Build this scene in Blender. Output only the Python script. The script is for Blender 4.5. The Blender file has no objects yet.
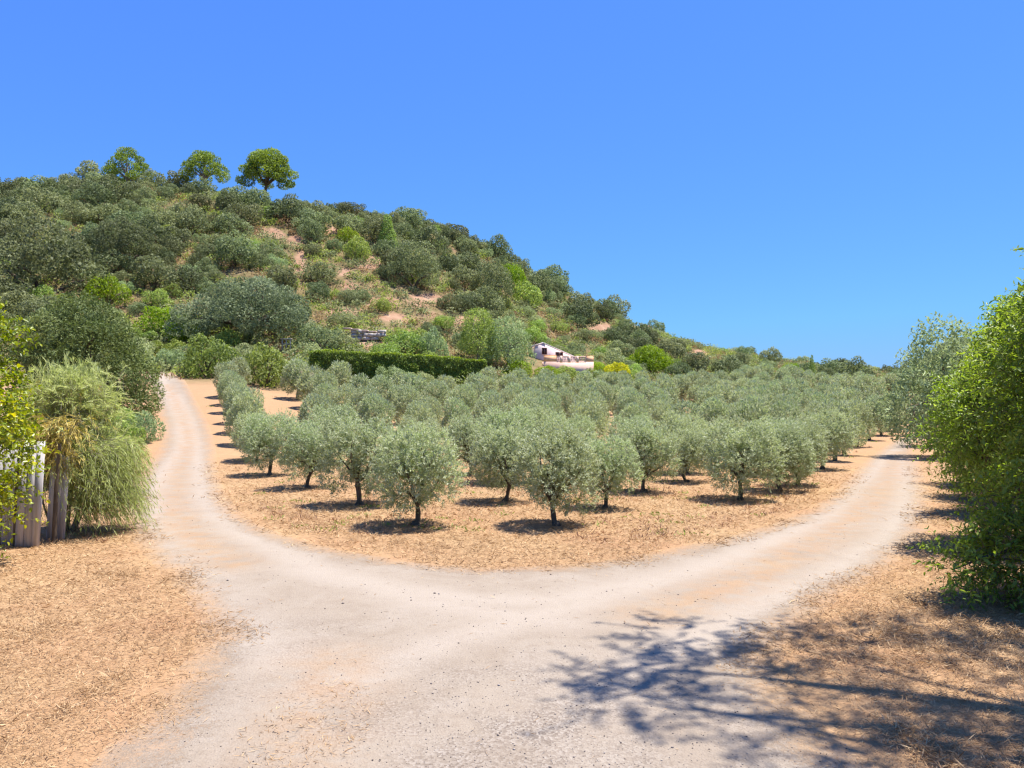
import bpy, math, random
import numpy as np
from mathutils import Vector

R = np.random.default_rng(7)
random.seed(7)
S = bpy.context.scene
COL = S.collection
F, HOR, CAMZ = 774.0, 398.0, 3.0          # focal length in pixels, horizon row, eye height

# ------------------------------------------------------------------ camera
pitch = math.atan((HOR - 384.0) / F)
cam = bpy.data.cameras.new('camera'); co = bpy.data.objects.new('camera', cam); COL.objects.link(co)
cam.sensor_width = 36; cam.lens = 36 * F / 1024; cam.clip_end = 9000; cam.clip_start = 0.05
co.location = (0, 0, CAMZ); co.rotation_euler = (math.pi / 2 + pitch, 0, 0)
S.camera = co

# ------------------------------------------------------------------ terrain
def crest(v, Y): return CAMZ + (HOR - v) * Y / F
TAB = {
 -500: [(25,0),(50,2),(75,7),(100,16),(150,34)],
 -100: [(25,0),(45,1.6),(65,5.2),(85,12.5),(105,22),(150,crest(201,150))],
  60: [(27,0),(45,1.4),(65,5),(85,12),(110,25),(150,crest(197,150))],
 165: [(30,0),(34.5,.25),(39,.73),(47.5,1.5),(56,2.64),(66,4.4),(75,5.7),(88,10),(115,26),(152,crest(194,152))],
 225: [(30,0),(34.5,.25),(39,.73),(47.5,1.5),(56,2.64),(66,4.4),(75,5.5),(88,9.6),(115,24.5),(154,crest(203,154))],
 300: [(30,0),(45,.9),(60,2.6),(70,4.2),(80,6.4),(92,10),(118,24),(156,crest(217,156))],
 400: [(30,.05),(45,.8),(62,2.3),(72,4.0),(85,7.4),(98,11.3),(125,25),(160,crest(228,160))],
 480: [(30,0),(60,1.5),(75,3.2),(90,6),(105,9.8),(130,21),(162,crest(252,162))],
 560: [(30,0),(60,1.2),(85,2.8),(97,5.3),(105,7.2),(113,8.0),(130,13),(165,crest(294,165))],
 605: [(30,0),(60,1.1),(88,2.9),(105,5.4),(122,8.6),(145,14),(170,crest(318,170))],
 650: [(32,0),(60,1),(90,2.9),(110,5.2),(135,9),(178,crest(334,178))],
 700: [(34,0),(60,.9),(100,3.4),(140,8),(186,crest(348,186))],
 760: [(38,0),(60,.7),(100,3.3),(140,7),(196,crest(361,196))],
 820: [(42,0),(60,.5),(100,3.2),(140,6.4),(212,crest(371,212))],
 900: [(46,0),(60,.4),(100,2.8),(150,5.4),(230,crest(377,230))],
 1024: [(46,0),(60,.3),(100,2.4),(150,5),(232,crest(378,232))],
 1500: [(60,0),(100,2),(150,4.5),(232,8)],
}
def pchip(xk, yk, x):
    xk = np.array(xk, float); yk = np.array(yk, float)
    h = np.diff(xk); d = np.diff(yk) / h
    m = np.zeros_like(yk)
    for i in range(1, len(xk) - 1):
        if d[i-1] * d[i] > 0:
            w1, w2 = 2*h[i] + h[i-1], h[i] + 2*h[i-1]
            m[i] = (w1 + w2) / (w1 / d[i-1] + w2 / d[i])
    m[0] = 0 if yk[0] == yk[1] else d[0]; m[-1] = d[-1] * .3
    i = np.clip(np.searchsorted(xk, x) - 1, 0, len(h) - 1)
    t = np.clip((x - xk[i]) / h[i], 0, 1)
    return (yk[i]*(2*t**3-3*t**2+1) + h[i]*m[i]*(t**3-2*t**2+t) + yk[i+1]*(-2*t**3+3*t**2) + h[i]*m[i+1]*(t**3-t**2))
YG = np.arange(0, 3201, 1.0)
UG = np.arange(-500, 1501, 10.0)
rows, us = [], sorted(TAB)
CRESTY = {u: TAB[u][-1][0] for u in us}
for u in us:
    k = TAB[u]; yc, zc = k[-1]; y0 = k[0][0]
    ks = [(-1, 0), (y0 - 6, 0)] + k + [(yc + 18, zc - 1.0), (yc + 80, zc * .62), (yc + 250, zc * .25 + 1), (3300, 2)]
    rows.append(pchip([a for a, b in ks], [b for a, b in ks], YG))
rows = np.array(rows)
ZT = np.array([np.interp(UG, us, rows[:, j]) for j in range(len(YG))]).T
for _ in range(3):
    Zp = np.pad(ZT, ((2, 2), (0, 0)), 'edge'); ZT = (Zp[:-4] + Zp[1:-3] + Zp[2:-2] + Zp[3:-1] + Zp[4:]) / 5
def vnoise(x, y, s, seed=0):
    x = np.asarray(x) / s; y = np.asarray(y) / s
    xi = np.floor(x).astype(np.int64); yi = np.floor(y).astype(np.int64); fx = x - xi; fy = y - yi
    def hsh(a, b):
        n = (a * 374761393 + b * 668265263 + seed * 974634777) & 0xffffffff
        n = ((n ^ (n >> 13)) * 1274126177) & 0xffffffff
        return ((n ^ (n >> 16)) & 0xffff) / 65535.0
    fx = fx*fx*(3-2*fx); fy = fy*fy*(3-2*fy)
    return (hsh(xi, yi)*(1-fx)+hsh(xi+1, yi)*fx)*(1-fy) + (hsh(xi, yi+1)*(1-fx)+hsh(xi+1, yi+1)*fx)*fy
def ground_z(x, y):
    x = np.asarray(x, float); y = np.asarray(y, float)
    u = 512 + F * x / np.maximum(y, 12)
    uu = np.clip((u + 500) / 10, 0, len(UG) - 1.001); yy = np.clip(y, 0, 3199)
    i = uu.astype(int); j = yy.astype(int); a = uu - i; b = yy - j
    z = (ZT[i, j]*(1-a)+ZT[i+1, j]*a)*(1-b) + (ZT[i, j+1]*(1-a)+ZT[i+1, j+1]*a)*b
    hill = np.clip((y - 74) / 20, 0, 1)
    z = z + hill * ((vnoise(x, y, 9, 1) - .5) * 1.6 + (vnoise(x, y, 3.7, 2) - .5) * .7)
    z = z + (vnoise(x, y, 5, 3) - .5) * .05
    return z
def gz(x, y): return float(ground_z(np.array([x]), np.array([y]))[0])
_Y = np.arange(3.2, 240, .1)
def at(u, v):
    """ground point seen along a pixel"""
    x = (u - 512) / F * _Y
    # small pitch: the level pinhole is close enough
    z = CAMZ + (HOR - v) / F * _Y
    g = ground_z(x, _Y)
    k = np.nonzero(z <= g)[0]
    k = k[0] if len(k) else len(_Y) - 1
    return float(x[k]), float(_Y[k])
def px(x, y, z): return 512 + F*x/y, HOR - (z - CAMZ)*F/y

# ------------------------------------------------------------------ mesh helpers
def mesh(name, V, faces, mats, attrs=None, fmat=None, smooth=False):
    """faces: list of (M,k) int arrays"""
    me = bpy.data.meshes.new(name)
    V = np.asarray(V, np.float32)
    faces = [np.asarray(f, np.int32) for f in faces if len(f)]
    nl = sum(f.size for f in faces); nf = sum(len(f) for f in faces)
    me.vertices.add(len(V)); me.vertices.foreach_set('co', V.ravel())
    me.loops.add(nl); me.loops.foreach_set('vertex_index', np.concatenate([f.ravel() for f in faces]))
    me.polygons.add(nf)
    tot = np.concatenate([np.full(len(f), f.shape[1], np.int32) for f in faces])
    me.polygons.foreach_set('loop_start', np.concatenate([[0], np.cumsum(tot)[:-1]]).astype(np.int32))
    if fmat is not None:
        me.polygons.foreach_set('material_index', np.asarray(fmat, np.int32))
    for m in (mats if isinstance(mats, (list, tuple)) else [mats]): me.materials.append(m)
    for k, a in (attrs or {}).items():
        at_ = me.attributes.new(k, 'FLOAT', 'POINT'); at_.data.foreach_set('value', np.asarray(a, np.float32))
    me.update(calc_edges=True)
    if smooth: me.polygons.foreach_set('use_smooth', np.ones(nf, bool))
    return me
def link(name, me, parent=None, loc=(0, 0, 0), rz=0, sc=1):
    o = bpy.data.objects.new(name, me); COL.objects.link(o)
    o.location = loc; o.rotation_euler = (0, 0, rz)
    o.scale = (sc, sc, sc) if np.isscalar(sc) else sc
    if parent: o.parent = parent
    return o
def tag(o, label=None, cat=None, group=None, kind=None):
    if label: o['label'] = label
    if cat: o['category'] = cat
    if group: o['group'] = group
    if kind: o['kind'] = kind
    return o
class MB:
    """collects several shapes for one mesh"""
    def __init__(s): s.v = []; s.f3 = []; s.f4 = []; s.lv = []; s.m3 = []; s.m4 = []; s.n = 0
    def add(s, V, f4=None, f3=None, lv=0.5, mat=0):
        V = np.asarray(V, float)
        if f4 is not None and len(f4): s.f4.append(np.asarray(f4) + s.n); s.m4.append(np.full(len(f4), mat))
        if f3 is not None and len(f3): s.f3.append(np.asarray(f3) + s.n); s.m3.append(np.full(len(f3), mat))
        s.v.append(V); s.lv.append(np.broadcast_to(np.asarray(lv, float), (len(V),)) if np.ndim(lv) else np.full(len(V), lv)); s.n += len(V)
    def box(s, c, d, rz=0, mat=0, top=None, lv=.5):
        x, y, z = np.array(d) / 2
        P = np.array([[-x,-y,-z],[x,-y,-z],[x,y,-z],[-x,y,-z],[-x,-y,z],[x,-y,z],[x,y,z],[-x,y,z]])
        ca, sa = math.cos(rz), math.sin(rz)
        P = P @ np.array([[ca, sa, 0], [-sa, ca, 0], [0, 0, 1]]) + np.array(c)
        s.add(P, [[0,3,2,1],[4,5,6,7],[0,1,5,4],[1,2,6,5],[2,3,7,6],[3,0,4,7]], mat=mat, lv=lv)
    def tube(s, pts, rad, sides=7, mat=0, lv=.5, rough=0.0):
        pts = np.asarray(pts, float); n = len(pts); rad = np.broadcast_to(np.asarray(rad, float), (n,))
        T = np.gradient(pts, axis=0); T /= np.linalg.norm(T, axis=1, keepdims=True) + 1e-9
        ref = np.where(np.abs(T[:, 2:3]) > .9, np.array([[1., 0, 0]]), np.array([[0, 0, 1.]]))
        A = np.cross(T, ref); A /= np.linalg.norm(A, axis=1, keepdims=True) + 1e-9
        B = np.cross(T, A)
        th = np.arange(sides) * 2 * math.pi / sides
        rr = rad[:, None] * (1 + rough * R.normal(size=(n, sides)))
        P = pts[:, None] + rr[..., None] * (np.cos(th)[None, :, None] * A[:, None] + np.sin(th)[None, :, None] * B[:, None])
        q = []
        for i in range(n - 1):
            a = i * sides + np.arange(sides); b = i * sides + (np.arange(sides) + 1) % sides
            q.append(np.stack([a, b, b + sides, a + sides], 1))
        s.add(P.reshape(-1, 3), np.concatenate(q), mat=mat, lv=lv)
    def build(s, name, mats, smooth=False):
        f = []; m = []
        if s.f4: f.append(np.concatenate(s.f4)); m.append(np.concatenate(s.m4))
        if s.f3: f.append(np.concatenate(s.f3)); m.append(np.concatenate(s.m3))
        return mesh(name, np.concatenate(s.v), f, mats, {'lv': np.concatenate(s.lv)}, np.concatenate(m), smooth)
def unit(a): return a / (np.linalg.norm(a, axis=-1, keepdims=True) + 1e-9)
def rdir(n): return unit(R.normal(size=(n, 3)))
def leaves(mb, P, D, N, L, W, lv, fold=.25, six=False, mat=0):
    """leaf blades: base P, direction D, face normal N"""
    n = len(P); D = unit(D); Sd = unit(np.cross(D, N)); Nn = np.cross(Sd, D)
    L = np.broadcast_to(L, (n,))[:, None]; W = np.broadcast_to(W, (n,))[:, None]
    if six:
        t = P + D * L - Nn * L * .12
        a = Nn * W * fold
        V = np.stack([P, P + D*L*.3 + Sd*W*.5 + a, P + D*L*.68 + Sd*W*.4 + a*.8 - Nn*L*.03, t,
                      P + D*L*.68 - Sd*W*.4 + a*.8 - Nn*L*.03, P + D*L*.3 - Sd*W*.5 + a], 1)
        b = np.arange(n)[:, None] * 6
        f = np.concatenate([b + np.array([[0, 3, 2, 1]]), b + np.array([[0, 5, 4, 3]])])
        mb.add(V.reshape(-1, 3), f, lv=np.repeat(lv, 6), mat=mat)
    else:
        V = np.stack([P, P + D*L*.45 + Sd*W*.5 + Nn*W*fold, P + D*L, P + D*L*.45 - Sd*W*.5 + Nn*W*fold], 1)
        b = np.arange(n)[:, None] * 4
        f = b + np.array([[0, 3, 2, 1]])
        mb.add(V.reshape(-1, 3), f, lv=np.repeat(lv, 4), mat=mat)
def sprays(mb, base, dirn, Ls, nl, L, W, droop=.25, splay=.9, upn=.8, six=False, lvb=None, lvs=.25, lj=.3, mat=0, twig=0, tmat=1, opposite=False, t0=.12, out=None, outw=.8):
    """twigs carrying nl leaves each"""
    n = len(base); dirn = unit(dirn)
    t = np.linspace(t0, 1, nl)[None, :, None] + R.normal(size=(n, nl, 1)) * .03
    g = np.array([0, 0, -1.0])
    Lx = np.broadcast_to(Ls, (n,))[:, None, None]
    P = base[:, None] + dirn[:, None] * Lx * t + g * (t**2) * droop * Lx
    ax = unit(dirn[:, None] + g * 2 * t * droop)
    side = unit(np.cross(dirn, rdir(n)))[:, None]
    up = np.cross(side, dirn[:, None])
    ang = (np.arange(nl) * (math.pi if opposite else 2.4))[None, :, None] + R.normal(size=(n, nl, 1)) * .5
    rad = np.cos(ang) * side + np.sin(ang) * up
    D = unit(ax * (1.25 - splay * .6) + rad * splay + R.normal(size=P.shape) * .18)
    N = unit((0 if out is None else out[:, None]*outw) + np.array([0, 0, 1.0]) * upn + unit(np.cross(np.cross(D, np.broadcast_to([0., 0, 1], D.shape)), D)) * .3 + R.normal(size=P.shape) * .55)
    lv = (np.broadcast_to(.5 if lvb is None else lvb, (n,))[:, None] + R.normal(size=(n, nl)) * lvs)
    m = n * nl
    sz = (1 + R.normal(size=m) * lj).clip(.45, 1.6)
    leaves(mb, P.reshape(m, 3), D.reshape(m, 3), N.reshape(m, 3), L * sz, W * sz, lv.reshape(m).clip(0, 1), six=six, mat=mat)
    if twig > 0:
        tt = np.array([0, .5, 1.0])[None, :, None]
        C = base[:, None] + dirn[:, None] * Lx * tt + g * tt**2 * droop * Lx
        w = np.array([1, .7, .25])[None, :, None] * twig
        o1 = np.broadcast_to(side, C.shape); o2 = np.broadcast_to(up, C.shape)
        V = np.stack([C + o1*w, C - o1*w*.5 + o2*w*.87, C - o1*w*.5 - o2*w*.87], 2).reshape(-1, 3)
        b = np.arange(n)[:, None] * 9
        q = []
        for r_ in (0, 3):
            for k in range(3):
                k2 = (k + 1) % 3; q.append(b + np.array([[r_+k, r_+k2, r_+3+k2, r_+3+k]]))
        mb.add(V, np.concatenate(q), lv=.5, mat=tmat)
def lobe_points(lobes, n, r0=.55, r1=1.0, squash=1.0, inner=.72):
    """points near the outside of a set of lobes (x,y,z,r) and their outward normals"""
    lobes = np.asarray(lobes, float)
    w = lobes[:, 3]**2; k = R.choice(len(lobes), int(n * 2.2), p=w / w.sum())
    d = rdir(len(k)); rr = r0 + (r1 - r0) * R.random(len(k))**.6
    off = d * (lobes[k, 3] * rr)[:, None]; off[:, 2] *= squash
    P = lobes[k, :3] + off
    ok = np.ones(len(k), bool)
    for q in range(len(lobes)):
        dd = (P - lobes[q, :3]) / np.array([1, 1, squash])
        ok &= ~((np.linalg.norm(dd, axis=1) < lobes[q, 3] * inner) & (k != q))
    P = P[ok][:n]; d = d[ok][:n]; k = k[ok][:n]
    return P, d, k

# ------------------------------------------------------------------ materials
def newmat(name):
    m = bpy.data.materials.new(name); m.use_nodes = True
    nt = m.node_tree; nt.nodes.clear()
    return m, nt, nt.nodes, nt.links
def ramp(nt, fac, stops):
    r = nt.nodes.new('ShaderNodeValToRGB'); e = r.color_ramp.elements
    while len(e) < len(stops): e.new(.5)
    for el, (p, c) in zip(e, stops): el.position = p; el.color = (*c, 1)
    if fac is not None: nt.links.new(fac, r.inputs[0])
    return r.outputs[0]
def attr(nt, name):
    a = nt.nodes.new('ShaderNodeAttribute'); a.attribute_name = name; return a.outputs['Fac']
def pos(nt): return nt.nodes.new('ShaderNodeNewGeometry').outputs['Position']
def noise(nt, vec, sc, detail=3, rough=.55, dist=0):
    n = nt.nodes.new('ShaderNodeTexNoise'); n.inputs['Scale'].default_value = sc
    n.inputs['Detail'].default_value = detail; n.inputs['Roughness'].default_value = rough; n.inputs['Distortion'].default_value = dist
    nt.links.new(vec, n.inputs['Vector']); return n.outputs['Fac']
def mathn(nt, op, a, b=None, clamp=False):
    m = nt.nodes.new('ShaderNodeMath'); m.operation = op; m.use_clamp = clamp
    for i, x in enumerate((a, b)):
        if x is None: continue
        if isinstance(x, (int, float)): m.inputs[i].default_value = x
        else: nt.links.new(x, m.inputs[i])
    return m.outputs[0]
def mapr(nt, x, a, b, c=0, d=1):
    m = nt.nodes.new('ShaderNodeMapRange'); m.inputs[1].default_value = a; m.inputs[2].default_value = b
    m.inputs[3].default_value = c; m.inputs[4].default_value = d; nt.links.new(x, m.inputs[0]); return m.outputs[0]
def mix(nt, fac, a, b, mode='MIX'):
    m = nt.nodes.new('ShaderNodeMix'); m.data_type = 'RGBA'; m.blend_type = mode
    for s_, x in ((0, fac), (6, a), (7, b)):
        if isinstance(x, (int, float)): m.inputs[s_].default_value = x
        elif isinstance(x, tuple): m.inputs[s_].default_value = (*x, 1)
        else: nt.links.new(x, m.inputs[s_])
    return m.outputs[2]
def hsv(nt, col, val=None, hue=None, sat=1.0):
    h = nt.nodes.new('ShaderNodeHueSaturation'); nt.links.new(col, h.inputs['Color']); h.inputs['Saturation'].default_value = sat
    if val is not None: nt.links.new(val, h.inputs['Value'])
    if hue is not None: nt.links.new(hue, h.inputs['Hue'])
    return h.outputs[0]
def bsdf(nt, col, rough=.8, bump=None, bs=.5, bd=.02, spec=.25):
    b = nt.nodes.new('ShaderNodeBsdfPrincipled'); b.inputs['Roughness'].default_value = rough
    b.inputs['Specular IOR Level'].default_value = spec
    if isinstance(col, tuple): b.inputs['Base Color'].default_value = (*col, 1)
    else: nt.links.new(col, b.inputs['Base Color'])
    if bump is not None:
        k = nt.nodes.new('ShaderNodeBump'); k.inputs['Strength'].default_value = bs; k.inputs['Distance'].default_value = bd
        nt.links.new(bump, k.inputs['Height']); nt.links.new(k.outputs[0], b.inputs['Normal'])
    o = nt.nodes.new('ShaderNodeOutputMaterial'); nt.links.new(b.outputs[0], o.inputs[0])
    return b
def leafmat(name, dark, mid, light, under=None, tr=.3, rough=.5, spec=.3, vary=.16, hvary=.03):
    m, nt, N, Lk = newmat(name)
    c = ramp(nt, attr(nt, 'lv'), [(0, dark), (.5, mid), (1, light)])
    oi = N.new('ShaderNodeObjectInfo')
    c = hsv(nt, c, val=mapr(nt, oi.outputs['Random'], 0, 1, 1 - vary, 1 + vary),
            hue=mapr(nt, mathn(nt, 'FRACT', mathn(nt, 'MULTIPLY', oi.outputs['Random'], 7.31)), 0, 1, .5 - hvary, .5 + hvary))
    if under:
        g = N.new('ShaderNodeNewGeometry'); c = mix(nt, g.outputs['Backfacing'], c, under)
    p = N.new('ShaderNodeBsdfPrincipled'); p.inputs['Roughness'].default_value = rough; p.inputs['Specular IOR Level'].default_value = spec
    Lk.new(c, p.inputs['Base Color'])
    t = N.new('ShaderNodeBsdfTranslucent'); h = N.new('ShaderNodeHueSaturation'); h.inputs['Saturation'].default_value = 1.15; h.inputs['Value'].default_value = 1.25
    Lk.new(c, h.inputs['Color']); Lk.new(h.outputs[0], t.inputs['Color'])
    x = N.new('ShaderNodeMixShader'); x.inputs[0].default_value = tr
    Lk.new(p.outputs[0], x.inputs[1]); Lk.new(t.outputs[0], x.inputs[2])
    o = N.new('ShaderNodeOutputMaterial'); Lk.new(x.outputs[0], o.inputs[0])
    return m
def barkmat(name, a, b, sc=14):
    m, nt, N, Lk = newmat(name)
    tc = N.new('ShaderNodeTexCoord'); mp = N.new('ShaderNodeMapping'); mp.inputs['Scale'].default_value = (1, 1, .25); Lk.new(tc.outputs['Object'], mp.inputs[0])
    f = noise(nt, mp.outputs[0], sc, 5, .65)
    bsdf(nt, ramp(nt, f, [(.3, a), (.7, b)]), .9, f, .8, .02)
    return m
M = {}
M['olive'] = leafmat('olive_leaf', (.205,.25,.10), (.335,.39,.175), (.49,.54,.275), under=(.42,.46,.28), tr=.4, rough=.5, spec=.3, vary=.17, hvary=.018)
M['oak'] = leafmat('holm_oak_leaf', (.10,.122,.05), (.185,.215,.095), (.31,.345,.165), tr=.32, rough=.6, spec=.2, vary=.34, hvary=.022)
M['grey'] = leafmat('grey_scrub_leaf', (.16,.20,.085), (.29,.34,.155), (.41,.46,.23), tr=.34, rough=.65, spec=.2, vary=.3, hvary=.025)
M['green'] = leafmat('green_shrub_leaf', (.15,.21,.045), (.28,.36,.09), (.41,.49,.14), tr=.38, rough=.55, spec=.2, vary=.28, hvary=.016)
M['bright'] = leafmat('bright_shrub_leaf', (.15,.23,.022), (.25,.36,.035), (.38,.49,.06), tr=.38, rough=.5, spec=.2, vary=.12, hvary=.015)
M['yellow'] = leafmat('yellow_blossom', (.36,.36,.02), (.60,.58,.025), (.76,.72,.06), tr=.3, rough=.6, spec=.2, vary=0, hvary=0)
M['drygrass'] = leafmat('dry_scrub_leaf', (.22,.15,.065), (.37,.275,.13), (.50,.40,.21), tr=.25, rough=.8, spec=.1)
M['oakbig'] = leafmat('grey_oak_leaf', (.09,.12,.058), (.20,.245,.125), (.37,.415,.245), tr=.28, rough=.65, spec=.12, vary=0, hvary=0)
M['pine'] = leafmat('pine_needles', (.115,.165,.03), (.22,.295,.055), (.36,.44,.09), tr=.36, rough=.55, spec=.15, vary=0, hvary=0)
M['elm'] = leafmat('sap_green_leaf', (.13,.195,.03), (.25,.35,.056), (.40,.49,.105), tr=.46, rough=.42, spec=.35, vary=.1, hvary=.012)
M['citrus'] = leafmat('yellow_green_leaf', (.10,.15,.014), (.26,.31,.02), (.58,.54,.035), tr=.38, rough=.35, spec=.45, vary=.05, hvary=.005)
M['wisp'] = leafmat('wispy_leaf', (.21,.255,.07), (.41,.455,.15), (.60,.64,.32), tr=.45, rough=.6, spec=.12, vary=0, hvary=0)
M['wispdry'] = leafmat('dry_wispy_leaf', (.38,.29,.06), (.60,.48,.14), (.70,.58,.27), tr=.4, rough=.7, spec=.15, vary=0, hvary=0)
M['hedge'] = leafmat('hedge_leaf', (.08,.145,.024), (.17,.27,.042), (.31,.42,.06), tr=.35, rough=.5, spec=.3)
M['darktree'] = leafmat('dark_green_leaf', (.06,.088,.024), (.13,.17,.052), (.30,.34,.125), tr=.3, rough=.6, spec=.15, vary=.05, hvary=.003)
M['straw'] = leafmat('straw_blade', (.19,.112,.055), (.37,.233,.116), (.55,.40,.225), tr=.15, rough=.75, spec=.15)
M['bark'] = barkmat('olive_bark', (.05,.04,.03), (.16,.13,.10))
M['palebark'] = barkmat('pale_bark', (.16,.13,.10), (.36,.31,.25))
M['brownbark'] = barkmat('brown_bark', (.06,.045,.03), (.17,.13,.09))

def straw_color(nt, p):
    """dry mown grass over orange earth"""
    n1 = noise(nt, p, .35, 4, .6); n2 = noise(nt, p, 3.2, 5, .7, .6); n3 = noise(nt, p, 26, 4, .75, 1.2)
    c = ramp(nt, n2, [(.25, (.252,.145,.071)), (.5, (.365,.224,.111)), (.75, (.43,.283,.147))])
    c = mix(nt, mapr(nt, n3, .42, .62), mix(nt, .8, c, (.46,.315,.175)), c)
    c = mix(nt, mapr(nt, n3, .33, .45, .75, 0), c, (.11,.06,.028))
    c = mix(nt, mapr(nt, n1, .36, .66), c, mix(nt, .7, c, (.355,.198,.107)))
    c = mix(nt, attr(nt, 'far'), c, mix(nt, .6, c, (.355,.21,.12)))
    return c, n2, n3
m, nt, N, Lk = newmat('dry_grass_ground')
p = pos(nt)
c, n2, n3 = straw_color(nt, p)
soil = ramp(nt, noise(nt, p, .5, 6, .7), [(.3, (.25,.135,.08)), (.55, (.34,.205,.13)), (.8, (.42,.30,.205))])
herb = ramp(nt, noise(nt, p, 1.3, 5, .7), [(.3, (.10,.085,.034)), (.5, (.18,.135,.063)), (.75, (.26,.19,.105))])
bare = mathn(nt, 'ADD', attr(nt, 'bare'), mathn(nt, 'MULTIPLY', mathn(nt, 'SUBTRACT', noise(nt, p, .22, 5, .65), .5), 1.5))
hc = mix(nt, mapr(nt, bare, .2, .45), herb, soil)
c = mix(nt, attr(nt, 'hill'), c, hc)
bsdf(nt, c, .95, mathn(nt, 'ADD', n3, mathn(nt, 'MULTIPLY', n2, 2)), .7, .03, .1)
M['ground'] = m

m, nt, N, Lk = newmat('gravel_track')
p = pos(nt)
c, n2, n3 = straw_color(nt, p)
g1 = noise(nt, p, .9, 5, .65, .8); g2 = noise(nt, p, 60, 3, .7); g3 = noise(nt, p, 7, 5, .7)
t = ramp(nt, g1, [(.3, (.258,.203,.152)), (.52, (.298,.242,.186)), (.75, (.322,.268,.214))])
t = mix(nt, mapr(nt, g3, .5, .7, 0, .55), t, (.235,.182,.135))
t = mix(nt, mapr(nt, g2, .58, .72, 0, .45), t, (.175,.138,.105))
t = mix(nt, mapr(nt, g2, .40, .30, 0, .5), t, (.385,.335,.28))
wh = mathn(nt, 'MULTIPLY', attr(nt, 'wheel'), mapr(nt, g3, .3, .6, .55, 1))
t = mix(nt, mathn(nt, 'MULTIPLY', wh, .8), t, (.362,.304,.246))
mid = mathn(nt, 'MULTIPLY', attr(nt, 'mid'), mapr(nt, noise(nt, p, 2.2, 5, .7), .35, .6))
t = mix(nt, mathn(nt, 'MULTIPLY', mid, .75), t, mix(nt, .5, c, (.30,.20,.125)))
coarse = mathn(nt, 'MULTIPLY', attr(nt, 'coarse'), mapr(nt, noise(nt, p, 1.1, 4, .6), .35, .6))
vo = N.new('ShaderNodeTexVoronoi'); vo.inputs['Scale'].default_value = 42; Lk.new(p, vo.inputs['Vector'])
sp = ramp(nt, vo.outputs['Color'], [(.15, (.13,.10,.08)), (.5, (.245,.20,.16)), (.9, (.35,.305,.26))])
t = mix(nt, mathn(nt, 'MULTIPLY', coarse, .75), t, sp)
e = mathn(nt, 'ADD', attr(nt, 'edge'), mathn(nt, 'MULTIPLY', mathn(nt, 'SUBTRACT', mathn(nt, 'ADD', noise(nt, p, 1.3, 6, .75), mathn(nt, 'MULTIPLY', mathn(nt, 'SUBTRACT', n3, .5), 1.3)), .5), 1.3))
ef = mapr(nt, e, .05, .75)
c = mix(nt, ef, c, t)
h_g = mathn(nt, 'ADD', mathn(nt, 'MULTIPLY', g2, .5), mathn(nt, 'ADD', mathn(nt, 'MULTIPLY', g3, .7), mathn(nt, 'MULTIPLY', vo.outputs['Distance'], .3)))
h_s = mathn(nt, 'ADD', n3, mathn(nt, 'MULTIPLY', n2, 2))
h = mathn(nt, 'ADD', mathn(nt, 'MULTIPLY', h_g, ef), mathn(nt, 'MULTIPLY', h_s, mathn(nt, 'SUBTRACT', 1.0, ef)))
bsdf(nt, c, .95, h, .7, .03, .1)
M['track'] = m
def plain(name, a, b, sc=6, rough=.85, bs=.4):
    m, nt, N, Lk = newmat(name); p = pos(nt); f = noise(nt, p, sc, 5, .65)
    bsdf(nt, ramp(nt, f, [(.3, a), (.7, b)]), rough, f, bs, .02); return m
M['stone'] = plain('weathered_stone', (.36,.31,.27), (.62,.55,.49), 2.5)
M['coping'] = plain('pink_coping', (.44,.30,.24), (.60,.46,.39), 2)
M['render'] = plain('lime_render', (.62,.49,.465), (.71,.585,.555), 1.2, .9, .15)
M['whiteroof'] = plain('pale_roof', (.62,.55,.53), (.78,.71,.69), 3)
M['terracotta'] = plain('terracotta_parapet', (.82,.42,.22), (.90,.54,.33), 2)
M['pinkwall'] = plain('pink_terrace', (.80,.50,.38), (.88,.62,.49), 2)
M['darkglass'] = plain('dark_window', (.03,.022,.028), (.05,.035,.04), 1, .25, 0)
M['brownwood'] = plain('brown_shutter', (.12,.06,.05), (.2,.10,.08), 4)
M['palewood'] = plain('pale_wood', (.50,.44,.38), (.68,.62,.56), 5)
M['yellowpaint'] = plain('yellow_paint', (.62,.42,.04), (.72,.50,.06), 5, .5)
M['mauve'] = plain('mauve_wall', (.22,.145,.135), (.34,.24,.22), 2.5)
M['pebble'] = leafmat('pebble', (.17,.14,.115), (.27,.225,.185), (.40,.355,.31), tr=0.0, rough=.9, spec=.15)
m, nt, N, Lk = newmat('grey_board')
tc = N.new('ShaderNodeTexCoord'); mp = N.new('ShaderNodeMapping'); mp.inputs['Scale'].default_value = (14, 14, .7); Lk.new(tc.outputs['Object'], mp.inputs[0])
f = noise(nt, mp.outputs[0], 1.5, 5, .7)
f2 = noise(nt, tc.outputs['Object'], 2.2, 4, .6)
c = ramp(nt, f, [(.3, (.32,.30,.30)), (.5, (.47,.445,.445)), (.7, (.59,.565,.565))])
c = mix(nt, mapr(nt, f2, .5, .75, 0, .5), c, (.40,.35,.32))
bsdf(nt, c, .8, f, .6, .01); M['board'] = m

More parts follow.
